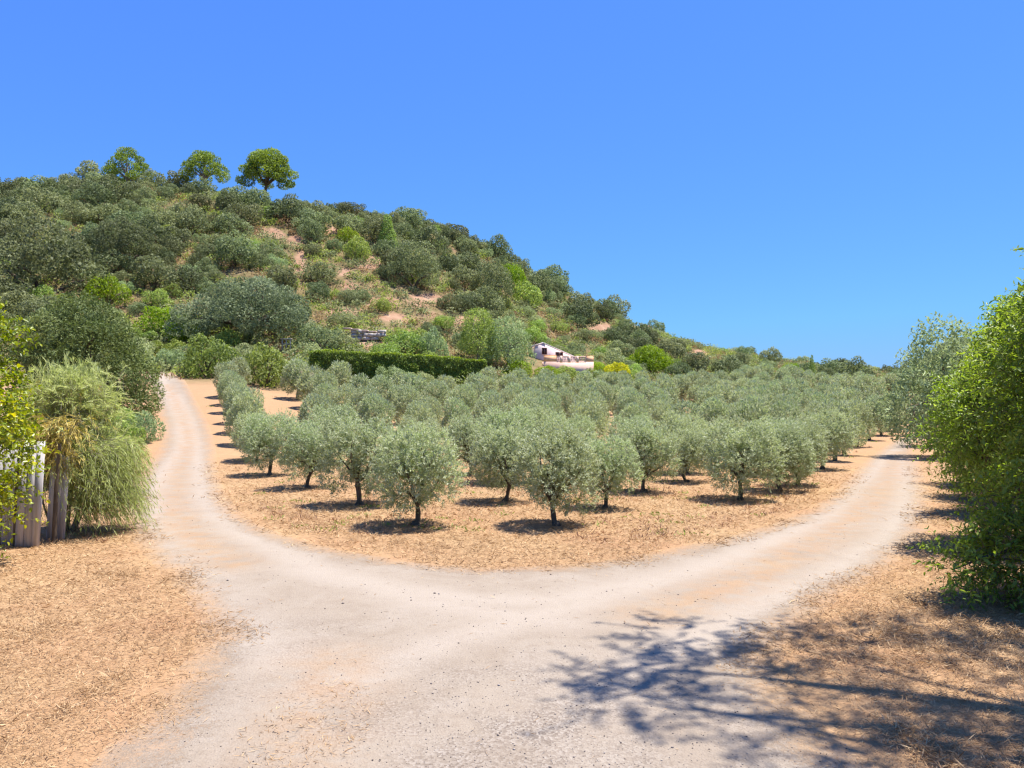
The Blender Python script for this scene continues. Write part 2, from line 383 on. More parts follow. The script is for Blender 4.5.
# ------------------------------------------------------------------ world, sun
SUN_AZ, SUN_EL = math.radians(66), math.radians(72)
sd = Vector((math.sin(SUN_AZ)*math.cos(SUN_EL), math.cos(SUN_AZ)*math.cos(SUN_EL), math.sin(SUN_EL)))
w = bpy.data.worlds.new('World'); S.world = w; w.use_nodes = True
wn = w.node_tree; bg = wn.nodes['Background']
sky = wn.nodes.new('ShaderNodeTexSky'); sky.sky_type = 'NISHITA'; sky.sun_disc = False
sky.sun_elevation = SUN_EL; sky.sun_rotation = SUN_AZ; sky.altitude = 300; sky.air_density = 1.0; sky.dust_density = .25; sky.ozone_density = 2.2
gm = wn.nodes.new('ShaderNodeGamma'); gm.inputs[1].default_value = .66
tn = wn.nodes.new('ShaderNodeMix'); tn.data_type = 'RGBA'; tn.blend_type = 'MULTIPLY'; tn.inputs[0].default_value = 1; tn.inputs[7].default_value = (.555, 1.16, 2.6, 1)
wn.links.new(sky.outputs[0], gm.inputs[0]); wn.links.new(gm.outputs[0], tn.inputs[6]); cp_ = wn.nodes.new('ShaderNodeMix'); cp_.data_type = 'RGBA'; cp_.blend_type = 'DARKEN'; cp_.inputs[0].default_value = 1; cp_.inputs[7].default_value = (3, 3.75, 6.6, 1)
wn.links.new(tn.outputs[2], cp_.inputs[6]); wn.links.new(cp_.outputs[2], bg.inputs[0]); bg.inputs[1].default_value = .077
sun = bpy.data.lights.new('sun', 'SUN'); sun.energy = 4.9; sun.angle = math.radians(.53); sun.color = (1, .955, .88)
so = bpy.data.objects.new('sun', sun); COL.objects.link(so); so.rotation_euler = sd.to_track_quat('Z', 'Y').to_euler()
S.view_settings.view_transform = 'Standard'; S.view_settings.look = 'None'; S.view_settings.gamma = 1; S.view_settings.exposure = 1.0
try: S.view_settings.use_curve_mapping = False
except Exception: pass
cy = S.cycles; cy.max_bounces = 7; cy.diffuse_bounces = 4; cy.glossy_bounces = 2; cy.transmission_bounces = 4; cy.transparent_max_bounces = 4
cy.use_denoising = True; cy.caustics_reflective = False; cy.caustics_refractive = False
try: cy.denoiser = 'OPENIMAGEDENOISE'; cy.denoising_prefilter = 'ACCURATE'; cy.denoising_input_passes = 'RGB_ALBEDO_NORMAL'
except Exception: pass
cy.filter_width = 1.3

# ------------------------------------------------------------------ track outline
INNER = [(160,371),(177,374),(191,395),(205,420),(212,445),(213,470),(220,495),(240,521),(290,540),(332,551),(400,563),(480,570),(560,568),(620,561),(696,547),(750,534),(790,521),(830,503),(849,482),(868,461),(884,449),(897,438)]
OUTER = [(912,438),(908,446),(912,458),(917,472),(921,490),(924,508),(921,526),(903,549),(871,573),(838,588),(808,608),(790,628),(768,646),(757,668),(770,693),(795,712),(818,745)]
LEFT = [(100,790),(122,762),(143,733),(180,686),(214,650),(216,620),(196,591),(163,560),(138,535),(131,515),(136,490),(147,470),(163,450),(167,430),(161,410),(154,392),(147,376),(136,371)]
poly = [at(u, v) for u, v in INNER] + [at(u, v) for u, v in OUTER] + [(3.4, 5), (4.2, 2), (4.5, -8), (-2.6, -8), (-2.8, 2), (-2.9, 4.4)] + [at(u, v) for u, v in LEFT]
poly = np.array(poly)
for _ in range(2):
    nx = np.roll(poly, -1, 0); poly = np.stack([poly*.75+nx*.25, poly*.25+nx*.75], 1).reshape(-1, 2)
def seg_dist(P, line, closed=False):
    A = line if closed else line[:-1]; B = np.roll(line, -1, 0) if closed else line[1:]
    out = np.full(len(P), 1e9)
    for a, b in zip(A, B):
        ab = b - a; t = np.clip(((P - a) @ ab) / (ab @ ab + 1e-9), 0, 1)
        out = np.minimum(out, np.linalg.norm(P - a - t[:, None]*ab, axis=1))
    return out
def inside(P, pl):
    x, y = P.T; c = np.zeros(len(P), bool); q = np.roll(pl, -1, 0)
    for (x0, y0), (x1, y1) in zip(pl, q):
        if y0 == y1: continue
        k = ((y0 > y) != (y1 > y)) & (x < (x1-x0)*(y-y0)/(y1-y0)+x0); c ^= k
    return c
def track_edge(P):
    d = seg_dist(P, poly, True); return np.where(inside(P, poly), d, -d) + .3

# ------------------------------------------------------------------ ground sheet
def spaced(lo, hi, st): return np.arange(lo, hi, st)
xs = np.concatenate([[-3500,-2000,-1200,-800,-500,-350,-260,-200,-170], spaced(-150,-40,1.5), spaced(-40,45,.4), spaced(45,170,1.6), [175,200,250,350,500,800,1200,2000,3500]])
ys = np.concatenate([[-600,-300,-150,-80,-40,-20], spaced(-10,80,.4), spaced(80,236,1.4), [240,250,265,285,310,350,420,520,700,1000,1500,2200,3200,5000]])
X, Y = np.meshgrid(xs, ys); fx, fy = X.ravel(), Y.ravel()
Z = ground_z(fx, fy)
nxv, nyv = len(xs), len(ys)
i = (np.arange(nyv-1)[:, None]*nxv + np.arange(nxv-1)[None]).ravel()
UU = 512 + F*fx/np.maximum(fy, 3); VV = HOR - (Z - CAMZ)*F/np.maximum(fy, 3)
# how far the olive field reaches, by direction
FU = [-500,150,240,300,400,480,560,620,700,780,880,1500]; FY = [50,64,66,64,66,74,88,97,106,112,112,112]
fieldY = np.interp(UU, FU, FY)
hillA = np.clip((fy - fieldY) / 5 + .3, 0, 1)
BARE = [(300,262,9,18),(345,312,22,6),(385,302,22,6),(425,300,30,8),(350,285,14,8),(295,240,12,8),(400,318,30,7),(362,345,14,7),(345,272,10,6),(640,322,24,12),(600,330,18,9),(700,353,16,5),(575,300,12,8),(150,268,14,7),(178,275,12,9),(478,240,10,6),(470,320,18,6),(270,233,20,7),(330,230,18,6),(372,262,16,8)]
bareA = np.zeros(len(fx))
for (bu, bv, bw, bh) in BARE:
    bareA = np.maximum(bareA, .8*np.exp(-(((UU-bu)/(bw*.8))**2 + ((VV-bv)/(bh*.8))**2)) * (fy > 60))
farA = np.clip((fy - 24) / 22, 0, 1) * .8
g = link('ground', mesh('ground', np.stack([fx, fy, Z], 1), [np.stack([i, i+1, i+nxv+1, i+nxv], 1)], M['ground'], {'hill': hillA, 'bare': bareA, 'far': farA}, smooth=True))
tag(g, kind='structure')
# track sheet
st = .16
tx = np.arange(-38, 36, st); ty = np.arange(-8, 76, st)
X, Y = np.meshgrid(tx, ty); P2 = np.stack([X.ravel(), Y.ravel()], 1)
d = track_edge(P2)
n_x = len(tx); i = (np.arange(len(ty)-1)[:, None]*n_x + np.arange(n_x-1)[None]).ravel()
q = np.stack([i, i+1, i+n_x+1, i+n_x], 1)
keep = (d[q] > -.2).all(1); q = q[keep]
used = np.unique(q); re = np.full(len(P2), -1); re[used] = np.arange(len(used)); q = re[q]; P2 = P2[used]; d = d[used]
WHEEL = [[(160,375),(170,395),(180,420),(183,445),(166,470),(152,495),(152,520),(176,560),(230,615),(280,660)],
         [(176,395),(190,420),(197,445),(200,470),(207,500),(235,532),(300,562),(420,600),(560,625)],
         [(893,450),(872,470),(850,490),(828,515),(770,543),(690,572),(580,605),(450,640),(330,690)],
         [(903,455),(908,480),(906,510),(885,540),(840,568),(770,600),(690,640),(600,690)],
         [(300,570),(400,590),(480,600),(560,600),(650,580)]]
wheel = np.zeros(len(P2))
for wl in WHEEL:
    dd = seg_dist(P2, np.array([at(*a) for a in wl])); wheel = np.maximum(wheel, np.exp(-(dd/.42)**2))
MID = [[(168,385),(182,415),(190,440),(180,470),(172,500),(185,530),(230,565)], [(898,452),(888,480),(868,505),(835,532),(780,560),(720,590),(650,615)], [(330,660),(330,710),(300,760)]]
mid = np.zeros(len(P2))
for wl in MID:
    dd = seg_dist(P2, np.array([at(*a) for a in wl])); mid = np.maximum(mid, np.exp(-(dd/.55)**2))
coarse = np.exp(-((P2[:, 0]-.2)/2.2)**2 - ((P2[:, 1]-6.3)/2.6)**2)
coarse = np.maximum(coarse, .5*np.exp(-((P2[:, 0]+3)/1.6)**2 - ((P2[:, 1]-9)/2)**2))
tz = ground_z(P2[:, 0], P2[:, 1]) + np.interp(d, [-.12, .18], [-.03, .012])
tr = link('dirt_track', mesh('dirt_track', np.column_stack([P2, tz]), [q], M['track'],
     {'edge': d, 'wheel': wheel, 'mid': mid, 'coarse': coarse, 'far': np.clip((P2[:, 1]-24)/22, 0, 1)*.8}, smooth=True))
tag(tr, kind='structure')

# ------------------------------------------------------------------ straw, stones
def scatter(n, y0, y1, pw=1.0):
    t = R.random(n)**pw; y = y0 * (y1 / y0)**t
    u = R.uniform(-40, 1064, n); return np.stack([(u-512)/F*y, y], 1)
P = scatter(230000, 5.4, 34)
e = track_edge(P)
n1 = vnoise(P[:, 0], P[:, 1], 1.1, 5)*.6 + vnoise(P[:, 0], P[:, 1], .35, 6)*.4
ok = (R.random(len(P)) < (.35 + 1.1*n1)*np.clip(.62 - (e + (.5 - n1)*1.3)*.75, 0, 1)**1.5*1.6)
dr = at(322, 712); ok |= (np.hypot(P[:, 0]-dr[0], (P[:, 1]-dr[1])*.6) < .3 + .7*n1) & (R.random(len(P)) < .16)
ok |= (R.random(len(P)) < .003)
P = P[ok]; n = len(P)
near = np.clip(P[:, 1] / 9, .75, 2.4)
L = R.uniform(.035, .13, n) * near**.6; th = R.uniform(0, 2*math.pi, n); el = np.abs(R.normal(0, .28, n))
D = np.stack([np.cos(th)*np.cos(el), np.sin(th)*np.cos(el), np.sin(el)], 1)
B = np.column_stack([P, ground_z(P[:, 0], P[:, 1]) + .014])
Nn = unit(np.array([0, 0, 1.]) + R.normal(size=(n, 3))*.4)
mb = MB(); leaves(mb, B, D, Nn, L, R.uniform(.005, .011, n)*near, np.clip(R.normal(.5, .25, n) - (n1[ok] > .68)*.2, 0, 1), fold=.1)
# loose heaps: clumps of longer stalks standing a little proud
cl = scatter(3200, 5.4, 24); ce = track_edge(cl); cl = cl[(ce < -.25) & (vnoise(cl[:, 0], cl[:, 1], 1.6, 9) > .5)]
cp = np.repeat(cl, 26, 0); n = len(cp); cp = cp + R.normal(size=(n, 2))*.09
th = R.uniform(0, 2*math.pi, n); el = np.abs(R.normal(.15, .3, n))
D = np.stack([np.cos(th)*np.cos(el), np.sin(th)*np.cos(el), np.sin(el)], 1)
B = np.column_stack([cp, ground_z(cp[:, 0], cp[:, 1]) + R.uniform(.01, .05, n)])
leaves(mb, B, D, unit(np.array([0, 0, 1.]) + R.normal(size=(n, 3))*.5), R.uniform(.05, .16, n), R.uniform(.006, .012, n), np.clip(R.normal(.45, .3, n), 0, 1), fold=.1)
o = link('straw_litter', mb.build('straw_litter', M['straw'])); tag(o, 'dry straw litter lying over the verge and field edges', 'straw', kind='stuff')
# dry tufts over the field between and under the trees
P = scatter(2600, 16, 62); e = track_edge(P); uu = 512 + F*P[:, 0]/P[:, 1]
P = P[(e < -.4) & (vnoise(P[:, 0], P[:, 1], 2.3, 12) + R.random(len(P))*.4 > .72)]
n = len(P); cp = np.repeat(P, 9, 0); m_ = len(cp); cp = cp + R.normal(size=(m_, 2))*.10
D = unit(np.column_stack([R.normal(size=(m_, 2))*.8, np.full(m_, .75)]))
mb = MB(); leaves(mb, np.column_stack([cp, ground_z(cp[:, 0], cp[:, 1])]), D, rdir(m_), R.uniform(.06, .17, m_), .016 + .0006*cp[:, 1], np.clip(R.normal(.75, .15, m_), 0, 1), fold=.1)
wd = scatter(420, 17, 60); wd = wd[track_edge(wd) < -.5]; cp = np.repeat(wd, 16, 0); m_ = len(cp); cp = cp + R.normal(size=(m_, 2))*.16
D = unit(np.column_stack([R.normal(size=(m_, 2)), np.full(m_, .6)]))
leaves(mb, np.column_stack([cp, ground_z(cp[:, 0], cp[:, 1])]), D, rdir(m_), R.uniform(.05, .13, m_), .03 + .0006*cp[:, 1], np.clip(R.normal(.5, .2, m_), 0, 1), fold=.1, mat=1)
o = link('dry_grass', mb.build('dry_grass', [M['straw'], M['green']])); tag(o, 'short dry grass tufts scattered over the orange field soil', 'grass', kind='stuff')
# stones of the track
P = scatter(30000, 5.4, 24); e = track_edge(P); cs = np.exp(-((P[:, 0]-.2)/2.4)**2 - ((P[:, 1]-6.3)/3)**2)
P = P[(e > .15) & (R.random(len(P)) < .05 + .75*cs)]; n = len(P)
s = R.lognormal(-5.25, .38, n).clip(.0025, .016) * np.clip(P[:, 1]/8, .9, 1.6)
octa = np.array([[1,0,0],[0,1,0],[-1,0,0],[0,-1,0],[0,0,.8],[0,0,-.6]])
V = octa[None] * (s[:, None, None] * R.uniform(.6, 1.3, (n, 6, 1)))
th = R.uniform(0, 6.28, n); c_, s_ = np.cos(th), np.sin(th)
V = np.stack([V[..., 0]*c_[:, None]-V[..., 1]*s_[:, None], V[..., 0]*s_[:, None]+V[..., 1]*c_[:, None], V[..., 2]], -1)
V += np.column_stack([P, ground_z(P[:, 0], P[:, 1]) + .013 + s*.2])[:, None]
b = np.arange(n)[:, None]*6
f3 = np.concatenate([b + np.array([x]) for x in ([0,1,4],[1,2,4],[2,3,4],[3,0,4],[1,0,5],[2,1,5],[3,2,5],[0,3,5])])
o = link('gravel', mesh('gravel', V.reshape(-1, 3), [f3], M['pebble'], {'lv': np.repeat(R.random(n), 6)})); tag(o, 'loose pale gravel on the dirt track', 'gravel', kind='stuff')

# ------------------------------------------------------------------ olive trees
def curve_pts(a, b, n=6, bow=.12, up=.1):
    a, b = np.array(a, float), np.array(b, float); t = np.linspace(0, 1, n)[:, None]
    off = R.normal(size=3) * np.linalg.norm(b - a) * bow; off[2] = abs(off[2]) * up
    return a + (b - a) * t + np.sin(t * math.pi) * off
def olive_template(k, nleaf, size, tall=2.85, rad=1.3):
    nl = 12
    lobes = []
    for i in range(15):
        a = i * 2.4 + R.random(); hh = R.random()
        z = 1.0 + (tall - 1.55) * (i / 14.0)
        rr = rad * .60 * math.sqrt(max(.05, 1 - ((z - 1.35) / (tall - 1.0))**2)) * R.uniform(.7, 1.15)
        lobes.append((rr*math.cos(a), rr*math.sin(a), z, R.uniform(.44, .66) * (1 if i < 11 else .82)))
    lobes = np.array(lobes)
    P, d, kk = lobe_points(lobes, nleaf // nl, .5, .98, 1.0, .62)
    d0 = d; d = unit(d + np.array([0, 0, .55]) + R.normal(size=d.shape)*.35)
    mb = MB(); lb = .5 + (vnoise(P[:, 0]*1+9*k, P[:, 2]*1+P[:, 1], .35, k) - .5)*.6
    sprays(mb, P, d, R.uniform(.14, .32, len(P)), nl, .082*size, .025*size, droop=.10, splay=.8, upn=.55, lvb=lb, lvs=.2, out=d0, outw=.8)
    # upright shoots breaking the outline
    ns = 46; P, d, kk = lobe_points(lobes, ns, .8, 1, 1, .8); d = unit(d*.7 + np.array([0, 0, .9]))
    sprays(mb, P, d, R.uniform(.3, .55, len(P)), 14, .08*size, .02*size, droop=.15, splay=.7, upn=.4, lvb=.6, lvs=.2)
    crown = mb.build('olive_crown', M['olive'])
    mb = MB()
    lean = R.normal(size=2) * .10; hb = R.uniform(.62, .85)
    top = np.array([lean[0], lean[1], hb])
    pts = curve_pts((0, 0, -.15), top, 7, .06, 0); mb.tube(pts, np.linspace(.10, .062, 7) * (1 + .12*R.normal(size=7)), 9, rough=.08)
    mb.tube([(0, 0, -.1), (0, 0, .04), (0, 0, .12)], [.165, .13, .09], 9, rough=.12)
    for q in R.choice(len(lobes), 9, replace=False):
        pts = curve_pts(top - np.array([0, 0, .06]), lobes[q, :3], 6, .1, 1); mb.tube(pts, np.linspace(.05, .010, 6), 5)
    trunk = mb.build('olive_trunk', M['bark'], True)
    return trunk, crown
def olive_far_template(k, n, L, W):
    """rounder clumpy crown with leaves facing outwards, for trees further off"""
    lobes = []
    for i in range(13):
        a = i*2.4 + R.random(); t = (i + .5)/13
        rr = .66*math.sqrt(max(.04, 1 - (t*1.05 - .12)**2))*R.uniform(.6, 1.05)
        lobes.append((rr*math.cos(a), rr*math.sin(a), .85 + 1.5*t, R.uniform(.36, .54)))
    lobes = np.array(lobes); mb = MB()
    P, d, kk = lobe_points(lobes, n, .62, 1.12, 1.05, .72)
    lv = .5 + (R.random(len(lobes))[kk] - .5)*.3 + R.normal(size=len(P))*.2
    Nn = unit(d + [0, 0, .2] + R.normal(size=d.shape)*.6); Dd = unit(np.cross(Nn, rdir(len(P)))*.8 + d*.6 + [0, 0, .5])
    sz = (1 + R.normal(size=len(P))*.3).clip(.5, 1.7)
    leaves(mb, P - Dd*L*.3, Dd, Nn, L*sz, W*sz, lv.clip(0, 1), fold=.2)
    cr = mb.build('olive_crown', M['olive'])
    mb = MB(); mb.tube(curve_pts((0, 0, -.15), (R.normal()*.08, R.normal()*.08, .8), 5, .06, 0), [.12, .1, .09, .08, .075], 7)
    for q in range(5): mb.tube(curve_pts((0, 0, .75), lobes[q, :3], 5, .1, 1), np.linspace(.05, .015, 5), 5)
    return mb.build('olive_trunk', M['bark'], True), cr
OL_HI = [olive_template(k, 27000, 1.0, R.uniform(2.75, 3.0), R.uniform(1.2, 1.42)) for k in range(6)]
OL_MID = [olive_far_template(k, 8000, .13, .036) for k in range(5)]
OL_LO = [olive_far_template(k, 4200, .19, .055) for k in range(5)]
olives = []
def olive(x, y, label, group, sc=None, tall=1.0, tmpl=None):
    T = OL_HI if y < 37 else (OL_MID if y < 56 else OL_LO)
    tk, cr = T[int(R.integers(len(T)))] if tmpl is None else T[tmpl % len(T)]
    sc = (R.uniform(.9, 1.12) if sc is None else sc)*(.82 if y < 37 else 1.0)
    r = link('olive_tree', None, None, (x, y, gz(x, y)), R.uniform(0, 6.28), (sc, sc, sc*tall)); r.empty_display_size = .3
    tag(r, label, 'tree', group)
    link('trunk', tk, r); link('crown', cr, r)
    olives.append((x, y))
GF, GL, GRR = 'olive trees at the front of the grove', 'olive trees bordering the left track', 'olive trees bordering the right track'
front = [
 (416,525,'largest pale olive tree at the front tip of the grove, short dark trunk',1.02),
 (556,525,'front olive tree with a tall bare leaning trunk, nearest the middle of the fork',.98),
 (740,500,'broad dense olive tree standing forward by the right track, alone in front',1.03),
 (360,505,'olive tree directly left and behind the pale front tree',1.05),
 (308,488,'small round olive tree with visible trunk at the left corner',.98),
 (505,502,'darker green olive tree set back between the two front trees',.98),
 (605,508,'slim stemmed young olive tree just right of the leaning front tree',.84),
 (645,492,'round olive tree with forked dark trunk, standing in open straw',.96),
 (687,482,'slender olive tree half hidden left of the broad forward tree',.85),
 (779,491,'olive tree crowded close behind the broad forward tree',.95),
 (797,485,'olive tree with a slanting trunk beside the right track bend',.95)]
for k, (u, v, lab, s_) in enumerate(front):
    x, y = at(u, v); olive(x, y, lab, GF, s_, 1.0, k)
ORD = ['first','second','third','fourth','fifth','sixth','seventh','eighth','ninth','tenth','eleventh']
for k, (u, y) in enumerate([(270,30),(256,34.5),(247,39),(241,43.2),(237,47.5),(233,52),(230,55.5),(227,59)]):
    olive((u-512)/F*y, y, f'{ORD[k]} olive tree up the left track, counting beyond the small corner tree', GL, R.uniform(.95, 1.05) - .012*k)
for k, (u, v) in enumerate([(822,469),(834,461),(845,455),(856,447),(870,440),(881,435.5),(889,431),(896,428)]):
    x, y = at(u, v); olive(x, y, f'{ORD[k]} olive tree along the right track beyond the bend, counting from near', GRR, R.uniform(.98, 1.12))
# the ranks inside
rowd = unit(np.array([-.5, 1.0])); rown = np.array([rowd[1], -rowd[0]])
cand = []
for a in range(-10, 45):
    for b in range(-6, 40):
        p_ = np.array([-1.2, 20.5]) + rowd*3.75*b + rown*3.9*a + (rowd*1.8 if a % 2 else 0) + R.normal(size=2)*.35
        cand.append(p_)
cand = np.array(cand); cand = cand[cand[:, 1] > 21]
uu = 512 + F*cand[:, 0]/cand[:, 1]
lft = np.interp(cand[:, 1], [20,26,30,34.5,39,47.5,56,66], [380,308,272,258,250,240,233,226])
rgt = np.interp(cand[:, 1], [20,23,25,33,37,41,47,53,60,115], [700,735,790,818,830,840,852,866,880,905])
okc = (uu > lft + 20*30/cand[:, 1]) & (uu < rgt - 8) & (cand[:, 1] < np.interp(uu, FU, FY)) & (np.random.default_rng(3).random(len(cand)) > .04)
okc &= ~((uu > 258) & (uu < 284) & (cand[:, 1] > 44) & (cand[:, 1] < 62))
cand = cand[okc]; cand = cand[np.argsort(cand[:, 1])]
for p_ in cand:
    if min(math.hypot(p_[0]-a, p_[1]-b) for a, b in olives) < 2.95: continue
    if p_[1] < 25.5: continue
    lab = ('full crowned olive tree in the first ranks behind the front trees' if p_[1] < 36 else
           'grey green olive tree packed in the middle ranks of the grove' if p_[1] < 62 else
           'rounded silvery olive tree in the far ranks below the house and hill')
    olive(p_[0], p_[1], lab, 'olive trees filling the grove, ' + ('first ranks' if p_[1] < 36 else 'middle ranks' if p_[1] < 62 else 'far ranks'), R.uniform(.9, 1.15))

# ------------------------------------------------------------------ hill vegetation templates (unit radius)
def dome_lobes(n, h=1.2, r=(.28, .45), flat=.62, base=.25):
    out = []
    for i in range(n):
        a = i*2.4 + R.random()*.8; t = (i+.5)/n
        z = base + (h - base - .3)*t; rr = flat*math.sqrt(max(0, 1 - t**2.2))*R.uniform(.75, 1.2)
        out.append((rr*math.cos(a), rr*math.sin(a), z, R.uniform(*r)))
    return np.array(out)
def bush_template(name, mat, n, L, W, lobes, squash=.9, wood='brownbark', rough_n=.42, tr_h=.3, outl=.1):
    mb = MB()
    P, d, k = lobe_points(lobes, n, .72, 1.0 + outl, squash, .8)
    lv = .5 + (R.random(len(lobes))[k] - .5)*.35 + R.normal(size=len(P))*.18 + d[:, 2]*.0
    Nn = unit(d + R.normal(size=d.shape)*rough_n)
    Dd = unit(np.cross(Nn, rdir(len(P))) + d*.45)
    sz = (1 + R.normal(size=len(P))*.3).clip(.5, 1.7)
    leaves(mb, P - Dd*L*.4, Dd, Nn, L*sz, W*sz, lv.clip(0, 1), fold=.2)
    for q in range(min(6, len(lobes))):
        mb.tube(curve_pts((0, 0, -.12), lobes[q, :3], 5, .1, 1), np.linspace(.05, .015, 5), 5, mat=1)
    return mb.build(name, [M[mat], M[wood]])
def rough_lobes(n, h, r, flat=.66, base=.2, jit=.14):
    """uneven dome: big lobes first, small knobs on their outside"""
    b = dome_lobes(max(6, n//3), h, (r[1]*.85, r[1]*1.15), flat, base)
    out = [tuple(q) for q in b]
    for i in range(n - len(b)):
        q = b[int(R.integers(len(b)))]; d = rdir(1)[0]; d[2] = abs(d[2])*.8 + .1; d /= np.linalg.norm(d)
        out.append((q[0]+d[0]*q[3]*.85, q[1]+d[1]*q[3]*.85, q[2]+d[2]*q[3]*.85, R.uniform(*r)*.62))
    return np.array(out) + np.column_stack([R.normal(0, jit*.3, (len(out), 3)), np.zeros(len(out))])
OAK = [bush_template('oak', 'oak', 4200, .085, .055, rough_lobes(26, 1.35, (.24, .40)), outl=.16) for _ in range(6)]
OAKBIG = [bush_template('oak', 'oak', 11000, .050, .030, rough_lobes(44, 1.35, (.18, .34)), outl=.16) for _ in range(2)]
GREY = [bush_template('grey', 'grey', 3200, .09, .045, rough_lobes(20, 1.05, (.24, .40)), outl=.2) for _ in range(4)]
GREEN = [bush_template('green', 'green', 3200, .09, .05, rough_lobes(20, 1.15, (.24, .40)), outl=.2) for _ in range(4)]
BRIGHT = [bush_template('bright', 'bright', 4200, .08, .045, rough_lobes(24, 1.3, (.22, .36)), outl=.25) for _ in range(3)]
CONE = [bush_template('cone', 'green', 3600, .085, .045, np.array([(.30*math.cos(i*2.4)*(1-i/18), .30*math.sin(i*2.4)*(1-i/18), .3+i*.12, .42-i*.018) for i in range(15)]), outl=.2) for _ in range(1)]
YEL = [bush_template('yellow', 'yellow', 3200, .09, .06, rough_lobes(18, 1.15, (.22, .36)), outl=.2)]
hill_xy = []
def bush(kind, T, x, y, r, hs, label, group=None, cat='shrub', sink=.05):
    me = T[int(R.integers(len(T)))]
    o = link(kind, me, None, (x, y, gz(x, y) - sink*r), R.uniform(0, 6.28), (r, r*R.uniform(.9, 1.1), r*hs))
    hill_xy.append((x, y, r)); return tag(o, label, cat, group)
def big_tree(name, x, y, label, lobes, leaf, n, L, W, hgt, trunk_r, bark='brownbark', squash=.8, cat='tree', group=None, outl=.1, rough_n=.42, nl=10, fork=.45):
    """lobes in metres"""
    lobes = np.asarray(lobes, float)
    mb = MB(); P, d, k = lobe_points(lobes, n, .68, 1 + outl, squash, .78)
    lv = .5 + (R.random(len(lobes))[k] - .5)*.55 + R.normal(size=len(P))*.18
    Nn = unit(d + R.normal(size=d.shape)*rough_n); Dd = unit(np.cross(Nn, rdir(len(P))) + d*.5)
    sz = (1 + R.normal(size=len(P))*.3).clip(.5, 1.7)
    leaves(mb, P - Dd*L*.4, Dd, Nn, L*sz, W*sz, lv.clip(0, 1), fold=.2)
    r = link(name, None, None, (x, y, gz(x, y)), 0)
    tag(r, label, cat, group)
    link('crown', mb.build(name + '_crown', M[leaf]), r)
    mb = MB(); top = np.array([R.normal()*.05*hgt*.3, R.normal()*.05, hgt*fork])
    mb.tube(curve_pts((0, 0, -.4), top, 7, .05, 0), np.linspace(trunk_r*1.25, trunk_r*.8, 7), 9, rough=.05)
    for q in R.choice(len(lobes), min(nl, len(lobes)), replace=False):
        mb.tube(curve_pts(top - [0, 0, .1], lobes[q, :3], 6, .1, 1), np.linspace(trunk_r*.6, trunk_r*.12, 6), 6)
    link('trunk', mb.build(name + '_trunk', M[bark], True), r)
    hill_xy.append((x, y, max(np.abs(lobes[:, 0]).max()*.8, 1)))
    return r
def dome_m(n, rad, z0, z1, lr, flat=.9, pw=2.2, flatr=.85):
    out = []
    for i in range(n):
        a = i*2.4 + R.random()*.9; t = (i+.5)/n
        out.append((rad*flatr*math.sqrt(max(.0, 1 - t**pw))*math.cos(a)*R.uniform(.7, 1.1), rad*flatr*math.sqrt(max(.0, 1 - t**pw))*math.sin(a)*R.uniform(.7, 1.1), z0 + (z1 - z0)*t, R.uniform(*lr)))
    return np.array(out)

# pines on the crest
def on_crest(u, back=3):
    yc = np.interp(u, us, [CRESTY[k] for k in us]) - back; return (u-512)/F*yc, yc
x, y = on_crest(265); big_tree('pine_tree', x, y, 'tallest round crowned pine on the hilltop, tall bare trunk against sky', np.vstack([dome_m(36, 4.7, 4.8, 10.6, (.6, 1.4), pw=1.7), [(-4.9, 0, 5.2, .9), (4.6, .5, 4.6, .8), (5.3, 0, 6.2, .9), (-4.3, -.5, 7.4, .8), (3.4, 0, 9.3, .8)]]), 'pine', 19000, .34, .15, 10, .30, squash=.72, outl=.32, group='pines on the hilltop', nl=16, fork=.42)
x, y = on_crest(203); big_tree('pine_tree', x, y, 'pale trunked hilltop pine with an open crown left of the tallest one', dome_m(28, 4.3, 3.6, 8.4, (.6, 1.25), pw=1.7), 'pine', 9000, .32, .14, 8.5, .28, 'palebark', squash=.75, outl=.3, group='pines on the hilltop', nl=16, fork=.4)
x, y = on_crest(126); big_tree('pine_tree', x, y, 'wide ragged hilltop pine nearest the left, layered branches', dome_m(26, 4.8, 2.2, 8.2, (.55, 1.3), pw=1.6), 'pine', 8500, .32, .14, 8.2, .28, 'palebark', squash=.65, outl=.3, group='pines on the hilltop', nl=16, fork=.35)
x, y = on_crest(87); big_tree('round_tree', x, y, 'small round grey green tree on the skyline left of the pines', dome_m(14, 2.1, 1.6, 5.4, (.7, 1.1)), 'grey', 3200, .3, .16, 5, .2)
x, y = on_crest(24); bush('shrub', BRIGHT, x, y, 3.2, .9, 'yellow green domed shrub on the skyline at far left')
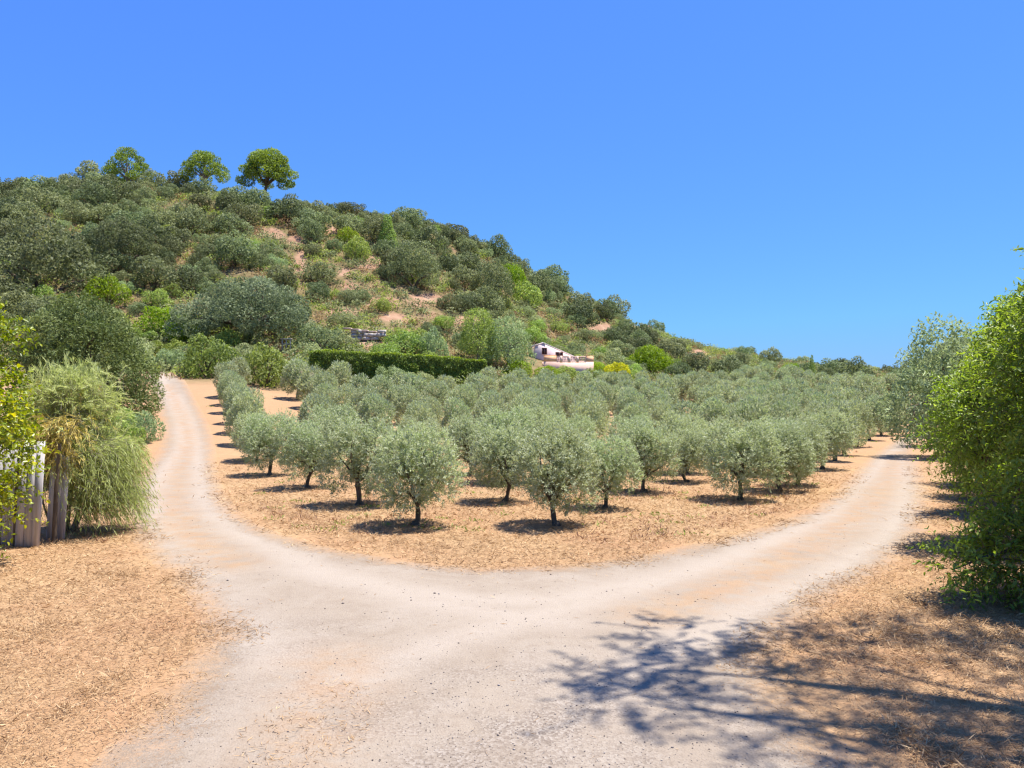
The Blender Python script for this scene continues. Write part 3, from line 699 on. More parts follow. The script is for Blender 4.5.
# big holm oak over the garden
x, y = at(250, 341); big_tree('oak_tree', x, y, 'very wide dark grey green oak spreading above the garden, below the pines', np.vstack([dome_m(52, 7.6, 1.5, 6.2, (.9, 1.8), flatr=.84), [(R.uniform(-6.8, 6.8), -2.5-R.random()*2.6, R.uniform(.9, 3), R.uniform(.8, 1.3)) for _ in range(18)]]), 'oakbig', 34000, .24, .12, 6, .5, squash=.8, nl=14, fork=.3)
NAMED = [
 # u, v base, half width px, height factor, kind, label
 (40,292,52,1.0,OAKBIG,'oak_tree','broad dark oak mass low on the hill at far left'),
 (120,262,34,.9,OAKBIG,'oak_tree','dark oak with deep shade beneath on the left slope'),
 (103,304,20,1.15,BRIGHT,'shrub','light green bush below the dark left oaks'),
 (160,336,22,1.0,BRIGHT,'shrub','vivid yellow green bush above the end of the left track'),
 (185,345,20,1.0,BRIGHT,'shrub','vivid green bush tucked beside the wide oak'),
 (168,371,17,1.25,GREY,'olive_bush','blue grey bush standing where the left track ends'),
 (208,377,26,1.3,GREEN,'shrub','tall mid green bush at the head of the left olive row'),
 (266,386,27,1.2,GREEN,'shrub','rounded green bush with dark base behind the olive row'),
 (318,352,25,1.0,GREY,'shrub','soft grey green bush above the left end of the hedge'),
 (342,350,16,.9,GREY,'shrub','small grey bush over the hedge beside the larger grey one'),
 (387,249,14,1.15,CONE,'cypress_bush','dark green conical bush high on the middle slope'),
 (357,258,14,1.25,GREEN,'shrub','upright light green bush left of the conical one'),
 (346,243,10,1.3,BRIGHT,'shrub','small bright green bush near the skyline middle'),
 (415,286,27,1.2,OAKBIG,'oak_tree','round oak with visible trunk on bare middle slope'),
 (490,302,22,1.35,OAKBIG,'oak_tree','round oak above the house, left of two bright bushes'),
 (514,290,13,1.6,BRIGHT,'shrub','bright green upright bush among dark oaks above the house'),
 (528,306,15,1.3,GREEN,'shrub','rounded bright bush lower right of the upright one'),
 (405,356,21,.95,GREEN,'shrub','low green bush rising behind the clipped hedge'),
 (430,360,17,1.5,GREY,'shrub','grey green bush behind the hedge beside the low green one'),
 (518,378,15,1.0,BRIGHT,'shrub','vivid green bush at the right end of the hedge'),
 (547,379,13,.75,BRIGHT,'shrub','vivid green bush under the house terrace'),
 (566,379,15,.7,GREEN,'shrub','olive green bush under the terrace railing'),
 (583,379,10,.6,GREEN,'shrub','small green bush under the right end of the terrace'),
 (597,374,11,.9,BRIGHT,'shrub','yellow green bush at the right end of the terrace'),
 (617,381,14,1.1,YEL,'flowering_bush','golden yellow flowering bush near the house'),
 (588,389,15,1.1,GREEN,'shrub','dark based round green bush on the field edge below the terrace'),
 (604,392,15,1.2,GREY,'olive_bush','silvery round bush beside the dark based green one'),
 (608,368,17,1.0,GREY,'shrub','pale grey shrub behind the golden bush'),
 (812,384,5,2.6,CONE,'cypress_tree','small dark conifer spike on the far right skyline'),
 (790,380,12,1.1,BRIGHT,'shrub','bright green shrub left of the dark conifer'),
]
for (u, v, hw, hs_, T, nm, lab) in NAMED:
    x, y = at(u, v); bush(nm, T, x, y, hw*y/F*1.05, hs_, lab, cat='tree' if nm.endswith('tree') else 'shrub')
x, y = at(650, 376); big_tree('lime_tree', x, y, 'vivid lime green spreading tree right of the golden bush', np.vstack([dome_m(26, 3.3, .9, 4.0, (.5, 1.0), pw=1.4), [(R.uniform(-3.6, 3.6), R.uniform(-1, 1), R.uniform(1.2, 2.6), R.uniform(.4, .7)) for _ in range(10)]]), 'bright', 10000, .24, .12, 4, .18, squash=.8, outl=.5)
x, y = at(478, 365); big_tree('feathery_tree', x, y, 'tall feathery light green tree left of the house', dome_m(20, 2.4, 1.4, 6.2, (.7, 1.1), pw=1.6), 'green', 7000, .24, .10, 6, .18, 'palebark', squash=1, outl=.3)
x, y = at(508, 369); big_tree('feathery_tree', x, y, 'broad feathery light green tree touching the house', dome_m(22, 3.0, 1.2, 5.6, (.7, 1.15), pw=1.7), 'grey', 7500, .24, .10, 5.5, .18, 'palebark', squash=1, outl=.3)

# random fill, individuals first
crest_v = lambda u: np.interp(u, us, [HOR - (TAB[k][-1][1] - CAMZ)*F/TAB[k][-1][0] for k in us])
n = 30000
cu = R.uniform(-60, 1000, n); cyv = R.uniform(70, 236, n)
cx = (cu - 512)/F*cyv
cz = ground_z(cx, cyv); cv = HOR - (cz - CAMZ)*F/cyv
fY = np.interp(cu, FU, FY); cY = np.interp(cu, us, [CRESTY[k] for k in us])
okh = (cyv > fY + 5) & (cyv < cY + 6)
W_ = R.random(n)*cyv/200  # even over the ground
okh &= R.random(n) < cyv/236
sel = np.nonzero(okh)[0]
cnt = {'oak': 0, 'grey': 0, 'green': 0}
grp = {'oak': ('dark oak bush in the thick cover of the upper hill', 'dark oaks covering the hill'),
       'grey': ('grey green scrub bush on the hillside', 'grey scrub bushes on the hill'),
       'green': ('light green scrub bush on the hillside', 'green scrub bushes on the hill')}
rest = []
keepout = [(at(367, 348), 4.0), (at(360, 344), 3.5), (at(287, 354), 3.2), (at(297, 366), 3.0)] + [(on_crest(265), 6), (on_crest(203), 5), (on_crest(126), 3.5)] + [(at(560, 368), 7.5), (at(370, 336), 3.5), (at(395, 378), 0)]
for i_ in sel:
    u, v, x, y = cu[i_], cv[i_], cx[i_], cyv[i_]
    if u > 640 and R.random() < .72: continue
    top = v - crest_v(u)
    if any(math.hypot(x-a[0], y-a[1]) < r for a, r in keepout): continue
    if 440 < u < 600 and y < 100: continue
    bare = max(math.exp(-(((u-a)/(b2*1.1))**2 + ((v-b_)/(h2*1.2))**2)) for a, b_, b2, h2 in BARE)
    if bare > .45: continue
    if u < 240 and v < 275: dens, ko = 1, .86
    elif top < 26 and u < 660: dens, ko = 1, .7
    elif 425 < u < 625 and v < 312: dens, ko = .9, .75
    elif u < 440 and v < 335: dens, ko = .75, .35
    elif u > 640: dens, ko = .45, .4
    else: dens, ko = .8, .15
    if R.random() > dens: continue
    kd = 'oak' if R.random() < ko else ('grey' if R.random() < .6 else 'green')
    r = {'oak': 1.3 + 2.0*R.random()**1.4, 'grey': R.uniform(1.1, 2.1), 'green': R.uniform(1.0, 1.9)}[kd]
    A = np.array(hill_xy)
    if (np.hypot(A[:, 0]-x, A[:, 1]-y) < (A[:, 2] + r)*(.46 if dens > .85 else .6)).any(): continue
    if cnt[kd] >= {'oak': 296, 'grey': 170, 'green': 126}[kd]: continue
    cnt[kd] += 1
    zone = (' at left' if u < 240 else ' above the hedge' if u < 440 else ' above the house' if u < 640 else ' along the far right ridge')
    lab, gr = grp[kd]
    bush({'oak': 'oak_bush', 'grey': 'scrub_bush', 'green': 'scrub_bush'}[kd], {'oak': OAK, 'grey': GREY, 'green': GREEN}[kd], x, y, r, R.uniform(.85, 1.15), lab + zone, gr + zone, 'shrub')
print('hill individuals', cnt, 'olives', len(olives))
# small scrub, one mass
def unit_scrub(n):
    P, d, k = lobe_points(dome_lobes(6, .95, (.34, .5)), n, .7, 1.15, .9, .75)
    return P, d
sc_mb = {'grey': MB(), 'green': MB(), 'drygrass': MB(), 'oak': MB()}
cu = R.uniform(-60, 1000, 19000); cyv = R.uniform(68, 236, 19000); cx = (cu-512)/F*cyv
cv = HOR - (ground_z(cx, cyv) - CAMZ)*F/cyv
fY = np.interp(cu, FU, FY); cY = np.interp(cu, us, [CRESTY[k] for k in us])
okh = (cyv > fY + 3) & (cyv < cY + 8) & (R.random(19000) < cyv/236) & ~((np.abs(cu-560) < 34) & (cyv < 112)) & ~((cu > 300) & (cu < 490) & (cyv < 76))
P0 = unit_scrub(110)
for i_ in np.nonzero(okh)[0]:
    u, v = cu[i_], cv[i_]
    bare = max(math.exp(-(((u-a)/b2)**2 + ((v-b_)/h2)**2)) for a, b_, b2, h2 in BARE)
    if bare > .6 and R.random() < .8: continue
    dense = vnoise(cx[i_], cyv[i_], 12, 31)
    if dense < .12: continue
    kd = R.choice(['grey', 'green', 'drygrass', 'oak'], p=[.30, .30, .12, .28])
    r = R.uniform(.5, 1.75)
    th = R.uniform(0, 6.28); ca, sa = math.cos(th), math.sin(th)
    Pq, dq = unit_scrub(110) if i_ % 7 == 0 else P0
    if i_ % 7 == 0: P0 = (Pq, dq)
    rot = np.array([[ca, sa, 0], [-sa, ca, 0], [0, 0, 1]])
    Pw = (Pq @ rot)*[r, r, r*R.uniform(.6, 1.0)] + [cx[i_], cyv[i_], gz(cx[i_], cyv[i_])]; dw = dq @ rot
    Nn = unit(dw + R.normal(size=dw.shape)*.6); Dd = unit(np.cross(Nn, rdir(len(Pw))) + dw*.5)
    lv = np.clip(R.normal(.5, .2, len(Pw)) + R.normal()*.15, 0, 1)
    leaves(sc_mb[kd], Pw, Dd, Nn, .26*R.uniform(.8, 1.3)*(.7+.3*r), .16, lv, fold=.2)
nb = 260000; bu = R.uniform(-60, 1000, nb); by = R.uniform(66, 236, nb); bx = (bu-512)/F*by; bz = ground_z(bx, by)
bv = HOR - (bz - CAMZ)*F/by
okb = (by > np.interp(bu, FU, FY) + 2) & (by < np.interp(bu, us, [CRESTY[k] for k in us]) + 3) & (R.random(nb) < by/236) & ~((np.abs(bu-560) < 32) & (by < 111))
bb = np.zeros(nb)
for (a, b_, b2, h2) in BARE: bb = np.maximum(bb, np.exp(-(((bu-a)/b2)**2 + ((bv-b_)/h2)**2)))
okb &= (bb + (vnoise(bx, by, 2.5, 41) - .5)*.9 < .5) & (vnoise(bx, by, 6, 42)*.6 + R.random(nb)*.5 > .32)
bx, by, bz = bx[okb], by[okb], bz[okb]; nb = len(bx); tone = vnoise(bx, by, 7, 43) + R.normal(size=nb)*.15
for kd, msk in (('drygrass', tone < .49), ('green', (tone >= .49) & (tone < .66)), ('grey', tone >= .66)):
    n_ = int(msk.sum()); D = unit(np.column_stack([R.normal(size=(n_, 2))*.6, np.full(n_, .8)]))
    leaves(sc_mb[kd], np.column_stack([bx, by, bz])[msk] - [0, 0, .03], D, unit(rdir(n_) + [0, -.3, .5]), R.uniform(.2, .55, n_), R.uniform(.10, .2, n_), np.clip(R.normal(.5, .22, n_), 0, 1), fold=.15)
allmb = MB()
for mi, kd in enumerate(sc_mb):
    b_ = sc_mb[kd]
    allmb.add(np.concatenate(b_.v), np.concatenate(b_.f4), lv=np.concatenate(b_.lv), mat=mi)
o = link('hillside_scrub', allmb.build('hillside_scrub', [M[k] for k in sc_mb])); tag(o, 'low mixed scrub carpeting the hillside between the bushes', 'scrub', kind='stuff')

# ------------------------------------------------------------------ clipped hedge
hx0, hy0 = at(316, 388); hy0 = 71.0; hx0 = (312-512)/F*hy0; hx1, hy1 = (482-512)/F*80, 80.0
def hedge():
    n = 42000; t = R.random(n); Lh = math.hypot(hx1-hx0, hy1-hy0)
    dx, dy = (hx1-hx0)/Lh, (hy1-hy0)/Lh; nx_, ny_ = -dy, dx
    wd = 1.6
    cx_ = hx0 + (hx1-hx0)*t; cy_ = hy0 + (hy1-hy0)*t
    gzz = ground_z(hx0 + (hx1-hx0)*np.linspace(0, 1, 30), hy0 + (hy1-hy0)*np.linspace(0, 1, 30))
    ztop = np.interp(t, [0, .55, 1], [7.25, 7.1, 6.75])
    z0 = np.interp(t, np.linspace(0, 1, 30), gzz)
    face = R.choice(4, n, p=[.5, .2, .27, .03])  # front, back, top, ends
    off = np.where(face == 0, -wd/2, np.where(face == 1, wd/2, R.uniform(-wd/2, wd/2, n)))
    zz = np.where(face == 2, ztop, z0 + (ztop - z0)*R.random(n)); zz = np.maximum(zz, z0)
    tt = np.where(face == 3, np.where(R.random(n) < .7, 0., 1.), t)
    cx_ = hx0 + (hx1-hx0)*tt; cy_ = hy0 + (hy1-hy0)*tt
    bump_ = (vnoise(t*Lh, zz, .55, 51) - .5)*.28 + R.normal(size=n)*.05
    Nn = np.where((face == 0)[:, None], [-nx_, -ny_, .25], np.where((face == 1)[:, None], [nx_, ny_, .25], np.where((face == 2)[:, None], [0, 0, 1.], [-dx, -dy, .2]))).astype(float)
    P = np.column_stack([cx_ + nx_*off, cy_ + ny_*off, zz]) + Nn*bump_[:, None]
    Nr = unit(Nn + R.normal(size=(n, 3))*.5); Dd = unit(np.cross(Nr, rdir(n)) + [0, 0, .4])
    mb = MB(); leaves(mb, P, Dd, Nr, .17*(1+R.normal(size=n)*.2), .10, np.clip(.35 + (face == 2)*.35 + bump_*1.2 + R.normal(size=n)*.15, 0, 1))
    # solid box core in the darkest leaf tone, stops see-through
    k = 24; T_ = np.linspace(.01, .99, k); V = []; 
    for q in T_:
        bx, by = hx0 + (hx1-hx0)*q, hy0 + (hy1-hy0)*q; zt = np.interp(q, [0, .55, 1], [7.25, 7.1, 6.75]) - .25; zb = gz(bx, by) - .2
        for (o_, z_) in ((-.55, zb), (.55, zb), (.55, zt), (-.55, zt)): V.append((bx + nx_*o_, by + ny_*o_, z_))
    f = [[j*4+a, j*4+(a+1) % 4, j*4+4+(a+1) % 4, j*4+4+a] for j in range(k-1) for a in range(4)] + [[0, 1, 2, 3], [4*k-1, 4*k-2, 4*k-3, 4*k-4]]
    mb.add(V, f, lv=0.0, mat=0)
    return mb.build('clipped_hedge', [M['hedge']])
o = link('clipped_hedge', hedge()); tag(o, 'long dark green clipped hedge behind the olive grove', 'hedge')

# ------------------------------------------------------------------ the house
hY = 105.0; k_ = hY/F
def hp(u): return (u-512)*k_
hz = gz(hp(560), hY)
def zpix(v, Y=hY): return CAMZ + (HOR - v)*Y/F
house = link('house', None, None, (hp(535), hY, zpix(366.5)), math.radians(5)); tag(house, 'small whitish house with a long sloping roof and pink terrace on the hill foot', 'house')
H0 = zpix(366.5)
def prism(outline, d0, d1, mat, name):
    """outline (x,z) extruded in y"""
    n = len(outline); mb = MB()
    V = [(x, d0, z) for x, z in outline] + [(x, d1, z) for x, z in outline]
    f4 = [[i, (i+1) % n, (i+1) % n + n, i+n] for i in range(n)]
    c0 = len(V); V += [(np.mean([a for a, b in outline]), d0, np.mean([b for a, b in outline])), (np.mean([a for a, b in outline]), d1, np.mean([b for a, b in outline]))]
    f3 = [[(i+1) % n, i, c0] for i in range(n)] + [[i+n, (i+1) % n + n, c0+1] for i in range(n)]
    mb.add(V, f4, f3); return mb.build(name, mat)
X_ = lambda u: (u-535)*k_
Zh = lambda v: zpix(v) - H0
wall = link('wall', prism([(0, -1.2), (X_(576), -1.2), (X_(576), Zh(357.8)), (X_(543), Zh(343.4)), (0, Zh(345.8))], 0, 4.5, M['render'], 'house_wall'), house)
rb = MB()
def slab(xa, za, xb, zb, y0, y1, t):
    V = [(xa, y0, za), (xb, y0, zb), (xb, y1, zb), (xa, y1, za), (xa, y0, za+t), (xb, y0, zb+t), (xb, y1, zb+t), (xa, y1, za+t)]
    rb.add(V, [[0,3,2,1],[4,5,6,7],[0,1,5,4],[1,2,6,5],[2,3,7,6],[3,0,4,7]])
slab(X_(532.2), Zh(346.6), X_(543) - .002, Zh(343.2), -.06, 4.7, .14)
slab(X_(543), Zh(343.2), X_(578), Zh(358.4), -.06, 4.7, .14)
rf = rb.build('house_roof', M['whiteroof'])
link('roof', rf, house)
def window(u0, u1, v0, v1):
    x0, x1, z0, z1 = X_(u0), X_(u1), Zh(v1), Zh(v0); t = .07
    mb = MB()
    for c, d in (((x0, -.03, (z0+z1)/2), (t, .12, z1-z0+t)), ((x1, -.03, (z0+z1)/2), (t, .12, z1-z0+t)), (((x0+x1)/2, -.03, z0), (x1-x0-t, .12, t)), (((x0+x1)/2, -.03, z1), (x1-x0-t, .12, t)), (((x0+x1)/2, -.028, (z0+z1)/2), (.05, .08, z1-z0-t))): mb.box(c, d)
    w_ = link('window', mb.build('window_frame', M['brownwood']), house)
    mb = MB(); mb.box(((x0+x1)/2, .005, (z0+z1)/2), (x1-x0-t, .03, z1-z0-t)); link('pane', mb.build('window_pane', M['darkglass']), w_)
window(542.2, 546.8, 348, 354); window(556, 563, 352.2, 356.2)
# terrace in front: deck wall, parapet panels, posts
mb = MB(); mb.box((X_(565.5), -1.6, Zh(364.5) - .75), (X_(590)-X_(541), 3.0, 2.0)); link('terrace', mb.build('terrace', M['pinkwall']), house)
zt = Zh(364.5) + .252 - .12
for u0, u1, hh in ((541, 553.4, .92), (582.6, 590, .86)):
    mb = MB(); mb.box(((X_(u0)+X_(u1))/2, -3.02, zt + hh/2), (X_(u1)-X_(u0), .14, hh)); mb.box(((X_(u0)+X_(u1))/2, -3.02, zt + hh + .04), (X_(u1)-X_(u0)+.04, .2, .08))
    link('parapet', mb.build('parapet', M['terracotta']), house)
mb = MB(); mb.box(((X_(553.5)+X_(582.5))/2, -3.02, zt + .80), (X_(582.5)-X_(553.5), .16, .14)); mb.box(((X_(553.5)+X_(582.5))/2, -3.02, zt + .13), (X_(582.5)-X_(553.5), .16, .22))
for q in np.linspace(554, 582, 17): mb.box((X_(q), -3.02, zt + .485), (.13, .1, .49))
for q in (558, 566, 574): mb.box((X_(q), -3.022, zt + .45), (.3, .22, .9))
link('railing', mb.build('railing', M['pinkwall']), house)
# ruined stone wall above the hedge
x, y = at(366, 341)
mb = MB()
for q in range(34):
    t = q/33; row = q % 3
    xx = -2.1 + 4.2*R.random(); zz = .25 + row*.42
    if row == 2 and R.random() < .3: continue
    mb.box((xx, R.normal()*.08, zz), (R.uniform(.4, .8), R.uniform(.5, .7), R.uniform(.3, .44)), R.normal()*.12)
sw = link('stone_wall', None, None, (x, y, gz(x, y)), -.12); tag(sw, 'low broken grey stone wall with pinkish coping on the bare slope', 'wall')
link('stonework', mb.build('stonework', M['stone']), sw)
mb = MB()
for q in range(5): mb.box((-2.3 + q*1.02, .05, 1.48 - q*.14), (.94, .8, .16), R.normal()*.05)
link('coping', mb.build('coping', M['coping']), sw)
# small pale frame, low garden wall, yellow post
x, y = at(287, 351)
mb = MB()
for q in (-.55, -.1, .35): mb.box((q, 0, .62), (.10, .10, 1.3))
mb.box((-.1, -.002, 1.32), (1.25, .3, .10)); mb.box((-.1, -.07, .75), (1.0, .04, .09))
o = link('wooden_frame', mb.build('wooden_frame', M['palewood']), None, (x, y, gz(x, y))); tag(o, 'small pale wooden post frame below the wide oak', 'frame')
x, y = at(300, 371); y = min(y, 70.0); x = (297-512)/F*y
mb = MB(); mb.box((0, 0, .5), (3.0, .35, 1.3)); mb.box((0, 0, 1.2), (3.1, .45, .09), mat=1)
o = link('garden_wall', mb.build('garden_wall', [M['mauve'], M['coping']]), None, (x, y, gz(x, y)), .1); tag(o, 'low mauve brown garden wall left of the clipped hedge', 'wall')
x, y = (307.5-512)/F*67.5, 67.5
mb = MB(); mb.tube([(0, 0, -.1), (0, 0, .72), (0, 0, .78)], [.11, .11, .05], 10); mb.tube([(0, 0, .6), (0, 0, .66)], [.16, .16], 10); mb.tube([(-.2, 0, .5), (.2, 0, .5)], [.07, .07], 8)
o = link('marker_post', mb.build('marker_post', M['yellowpaint']), None, (x, y, gz(x, y))); tag(o, 'small yellow post standing at the left end of the hedge', 'post')

# ------------------------------------------------------------------ near trees, right side
def leafy_tree(name, x, y, label, lobes, nspray, leaf, L, W, nl=11, trunk_r=.1, bark='brownbark', spr=(.35, .7), shoots=40, droop=.3, cat='tree', group=None, six=True, splay=1.0, lvb=.45, upn=.7, fork=.7, stems=1, opposite=True, shoot_len=(.7, 1.3)):
    lobes = np.asarray(lobes, float)
    mb = MB(); P, d, k = lobe_points(lobes, nspray, .3, .95, 1, .45)
    d2 = unit(d + np.array([0, 0, .25]) + R.normal(size=d.shape)*.4)
    lb = lvb + (vnoise(P[:, 0]*1.0, P[:, 2] + P[:, 1], .6, 77) - .5)*.4
    sprays(mb, P, d2, R.uniform(*spr, len(P)), nl, L, W, droop=droop, splay=splay, upn=upn, six=six, lvb=lb, lvs=.2, twig=.004, opposite=opposite)
    if shoots:
        P, d, k = lobe_points(lobes, shoots, .75, .95, 1, .8); d2 = unit(d + np.array([0, 0, .45]) + R.normal(size=d.shape)*.3)
        sprays(mb, P, d2, R.uniform(*shoot_len, len(P)), nl + 6, L*.95, W, droop=droop*.9, splay=splay, upn=upn, six=six, lvb=lvb + .1, lvs=.2, twig=.006, opposite=opposite)
    r = link(name, None, None, (x, y, gz(x, y))); tag(r, label, cat, group)
    link('crown', mb.build(name + '_crown', [M[leaf], M[bark]]), r)
    mb = MB()
    for s in range(stems):
        b0 = np.array([R.normal()*.15*(stems > 1), R.normal()*.15*(stems > 1), -.15]); top = np.array([b0[0]*2, b0[1]*2, fork])
        mb.tube(curve_pts(b0, top, 6, .06, 0), np.linspace(trunk_r*1.2, trunk_r*.8, 6), 8, rough=.05)
        qs = R.choice(len(lobes), min(len(lobes), 12), replace=False)
        for q in qs: mb.tube(curve_pts(top - [0, 0, .05], lobes[q, :3], 7, .08, 1), np.linspace(trunk_r*.55, .012, 7), 5)
    link('trunk', mb.build(name + '_trunk', M[bark], True), r)
    return r
GR = 'leafy trees along the right verge'
def rtree(x, y, rad, h, label, ns, size=1.0, low=.7, leaf='elm', extra=None):
    lb = []
    nlob = 26
    for i in range(nlob):
        a = i*2.4 + R.random(); t = (i + .5)/nlob
        rr = rad*.72*math.sqrt(max(.03, 1 - (t*1.02)**2.6))*R.uniform(.65, 1.1)
        lb.append((rr*math.cos(a), rr*math.sin(a), low + (h - low - .5)*t, R.uniform(.5, .8)*rad/2.0))
    if extra: lb += extra
    return leafy_tree('leafy_tree', x, y, label, lb, ns, leaf, .074*size, .031*size, group=GR, spr=(.3, .6), shoot_len=(.5, .85), stems=3, trunk_r=.07, fork=.6)
rtree(9.0, 11.2, 2.0, 5.6, 'nearest lush green tree filling the right edge, low sprigs over the straw', 6800, 1.0, .6,
      extra=[(-2.0, -.15, .72, .45), (-2.6, .0, .55, .3), (-1.4, .3, .6, .5), (-1.5, .2, 1.5, .5), (-.9, -.6, .6, .6)])
rtree(10.9, 15.6, 1.9, 5.1, 'sap green tree second along the right verge, overhanging the road edge', 5000, 1.05, 1.3, extra=[(-1.9, .2, 2.2, .5), (-1.8, -.3, 2.9, .55)])
rtree(13.6, 19.9, 1.9, 5.6, 'bright sap green tree third along the right verge', 3600, 1.2, .8, extra=[(-1.9, 0, 2.3, .6)])
rtree(15.2, 23.0, 1.9, 5.2, 'fourth leafy tree on the right verge, low against the road', 2400, 1.4, .8)
rtree(16.7, 26.3, 1.9, 4.2, 'fifth leafy tree on the right verge, beyond the shadowed straw', 1900, 1.6, .8)
# greyer trees further along the right
for (x, y, rad, h, lab) in ((22.0, 39, 2.4, 6.6, 'dull green tree behind the lush right verge trees'), (27.4, 47, 2.5, 6.4, 'grey green tree beside the end of the right track'),
                            (31.6, 56, 2.6, 6.2, 'dusky tree beyond the end of the right track'), (39.5, 70, 3.6, 7.0, 'far dusky tree against the sky right of the grove'), (31, 42, 3, 6.6, 'dull green tree hidden among the right hand trees')):
    big_tree('verge_tree', x, y, lab, dome_m(20, rad, 1.0, h - .6, (.7, 1.15), pw=1.8), 'grey', 13000, .18, .085, h, .16, squash=1, outl=.35)
# shade tree outside the picture on the right, throws the dappled shade
def shade_tree():
    lb = []; tx_, ty_ = 9.0, 7.6
    while len(lb) < 38:
        X1, Y1, z = R.uniform(4.4, 11.0), R.uniform(7.6, 11.9), R.uniform(9.0, 12.6); r_ = R.uniform(.5, .9)
        if R.random() > .3 + .7*min(1, (X1 - 4.0)/3.5): continue
        m_ = r_ + .95
        if z - m_ > CAMZ + .52*(Y1 + m_): lb.append((X1 - tx_, Y1 - ty_, z, r_))
    return leafy_tree('shade_tree', tx_, ty_, 'tall leafy shade tree standing past the right edge, known by its dappled shadow', lb, 1500, 'elm', .11, .05, trunk_r=.22, fork=8.0, six=False, shoots=60, shoot_len=(.6, .85))
shade_tree()

# ------------------------------------------------------------------ near plants, left side
lb = []
for i in range(26):
    a = i*2.4 + R.random(); t = (i+.5)/26; rr = 1.35*math.sqrt(max(.06, 1-abs(t*1.9-.9)**2.6))*R.uniform(.6, 1.05)
    lb.append((rr*math.cos(a), rr*math.sin(a), .95 + 3.9*t, R.uniform(.38, .6)))
lb += [(.95, -.9, 1.35, .45), (1.2, -.9, 1.1, .3), (.5, -1.0, .95, .4), (1.25, -.7, 2.7, .4)]
leafy_tree('glossy_shrub', -10.2, 13.6, 'glossy yellow green shrub spilling over the pale fence at far left', lb, 2300, 'citrus', .085, .05, nl=9, trunk_r=.09, spr=(.25, .5), shoots=60, shoot_len=(.4, .8), droop=.35, cat='shrub', lvb=.42, opposite=False)
# fence
fe = link('board_fence', None, None, (-9.9, 15.6, gz(-9.9, 15.6))); tag(fe, 'weathered whitish board fence half hidden by the glossy shrub', 'fence')
def panel(x0, x1, y, h, lean, nb):
    mb = MB(); w_ = (x1-x0)/nb
    for i in range(nb):
        a = x0 + i*w_; b = a + w_*.93; dy = .012*math.sin(i*2.1); hh = h*R.uniform(.97, 1.02)
        V = [(a, y+dy, -.05), (b, y+dy, -.05), (b, y+.03+dy, -.05), (a, y+.03+dy, -.05), (a+lean, y+dy, hh), (b+lean, y+dy, hh), (b+lean, y+.03+dy, hh), (a+lean, y+.03+dy, hh)]
        mb.add(V, [[0,3,2,1],[4,5,6,7],[0,1,5,4],[1,2,6,5],[2,3,7,6],[3,0,4,7]])
    return mb.build('panel', M['board'])
link('panel', panel(-.62, -.12, .12, 2.1, .06, 3), fe)
link('panel', panel(-.06, .44, -.05, 2.1, .10, 3), fe)
link('panel', panel(.10, .50, .72, 1.8, .10, 3), fe)
for px_, py_ in ((-.09, .02), (.50, .34)):
    mb = MB(); mb.tube([(px_, py_, -.1), (px_+.03, py_, 1.1), (px_+.1, py_, 2.05)], [.05, .042, .036], 8, rough=.08); link('post', mb.build('post', M['brownbark'], True), fe)
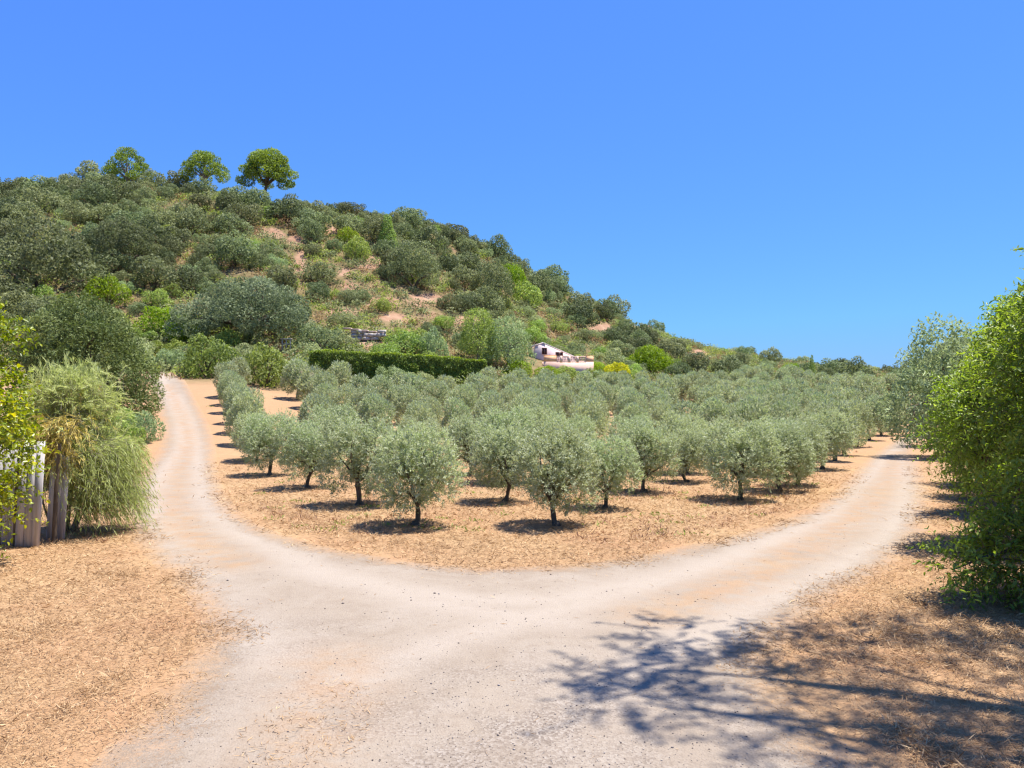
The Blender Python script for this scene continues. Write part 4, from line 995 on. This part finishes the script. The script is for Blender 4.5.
# wispy weeping shrub
def wispy():
    r = link('weeping_shrub', None, None, (-9.85, 17.4, gz(-9.85, 17.4))); tag(r, 'wispy weeping grey green shrub with a dry golden heart beside the fence', 'shrub')
    mb = MB(); n = 2400
    az = R.uniform(0, 2*math.pi, n); el = np.abs(R.normal(1.05, .42, n)).clip(.1, 1.55)
    base = np.column_stack([R.normal(-.05, .36, n), R.normal(0, .36, n), R.uniform(1.0, 3.2, n)])
    D = np.column_stack([np.cos(az)*np.cos(el), np.sin(az)*np.cos(el), np.sin(el)])
    Ls = R.uniform(.7, 1.55, n)*np.where(np.abs(D[:, 0]) > .3, .66, .95)
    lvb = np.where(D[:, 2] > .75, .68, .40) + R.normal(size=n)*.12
    dry = (np.hypot(base[:, 0], base[:, 1]) < .5) & (R.random(n) < .2) & (D[:, 1] < .3) & (D[:, 2] < .93)
    for msk, mt in ((~dry, 0), (dry, 1)):
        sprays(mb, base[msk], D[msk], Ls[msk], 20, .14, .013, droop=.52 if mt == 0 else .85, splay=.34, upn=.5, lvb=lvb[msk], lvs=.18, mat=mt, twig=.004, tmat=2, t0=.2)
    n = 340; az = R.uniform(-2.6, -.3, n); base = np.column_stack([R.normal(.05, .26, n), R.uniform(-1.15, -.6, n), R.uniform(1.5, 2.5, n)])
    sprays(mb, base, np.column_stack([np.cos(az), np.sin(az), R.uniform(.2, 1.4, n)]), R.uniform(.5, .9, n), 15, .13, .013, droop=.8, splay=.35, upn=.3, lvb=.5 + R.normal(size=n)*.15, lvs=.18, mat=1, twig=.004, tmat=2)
    # low right skirt
    n = 1300; az = R.uniform(-1.3, 1.3, n); base = np.column_stack([R.uniform(-.2, 1.15, n), R.normal(-.1, .45, n), R.uniform(.65, 2.1, n)])
    D = np.column_stack([np.cos(az), np.sin(az), R.uniform(.0, .8, n)])
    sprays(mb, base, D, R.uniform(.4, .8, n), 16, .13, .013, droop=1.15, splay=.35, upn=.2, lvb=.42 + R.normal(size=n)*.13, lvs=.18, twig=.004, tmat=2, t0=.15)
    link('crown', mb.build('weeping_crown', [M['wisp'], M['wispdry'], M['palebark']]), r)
    mb = MB()
    for q in range(16):
        a = R.uniform(0, 6.28); b = np.array([R.normal()*.15 - .25, R.normal()*.15, -.1])
        mb.tube(curve_pts(b, b*1.6 + [.35*math.cos(a) + .15, .35*math.sin(a), R.uniform(1.4, 2.6)], 7, .06, 0), np.linspace(.03, .012, 7), 5)
    link('trunk', mb.build('weeping_stems', M['palebark'], True), r)
wispy()
# dark tree by the left track
x, y = (88-512)/F*47, 47.0
lb = np.vstack([dome_m(44, 3.7, .9, 6.6, (.55, 1.35), pw=2.2), [(2.2, -2.4, 1.0, .8), (3.6, -1.4, .9, .7), (.6, -3.0, 1.6, .9), (-3.4, -1.2, 3.6, .9), (-1.2, -2.4, 5.4, .9), (1.6, -2.0, 5.0, .8), (3.0, -1, 1.4, .9), (2.6, -1.6, 2.4, 1.0), (3.1, 0, 3.0, .9), (-2.6, -1.5, 4.6, 1.2)]])
big_tree('dark_tree', x, y, 'large dark green tree left of the track behind the weeping shrub', lb, 'darktree', 42000, .17, .07, 7, .25, squash=1, outl=.25)
x, y = at(143, 442); bush('shrub', GREY, x, y, 1.05, 1.5, 'blue grey shrub low beside the left track, below the dark tree')
x, y = at(118, 452); bush('shrub', GREEN, x, y, 1.1, 1.5, 'green shrub behind the weeping shrub by the left track')
x, y = (34-512)/F*26, 26.0; bush('shrub', GREEN, x, y, 1.9, 1.3, 'mid green shrub filling the gap behind the glossy shrub and fence')
x, y = at(136, 458); bush('shrub', GREEN, x, y, .45, .9, 'tiny green shrub at the left track edge')
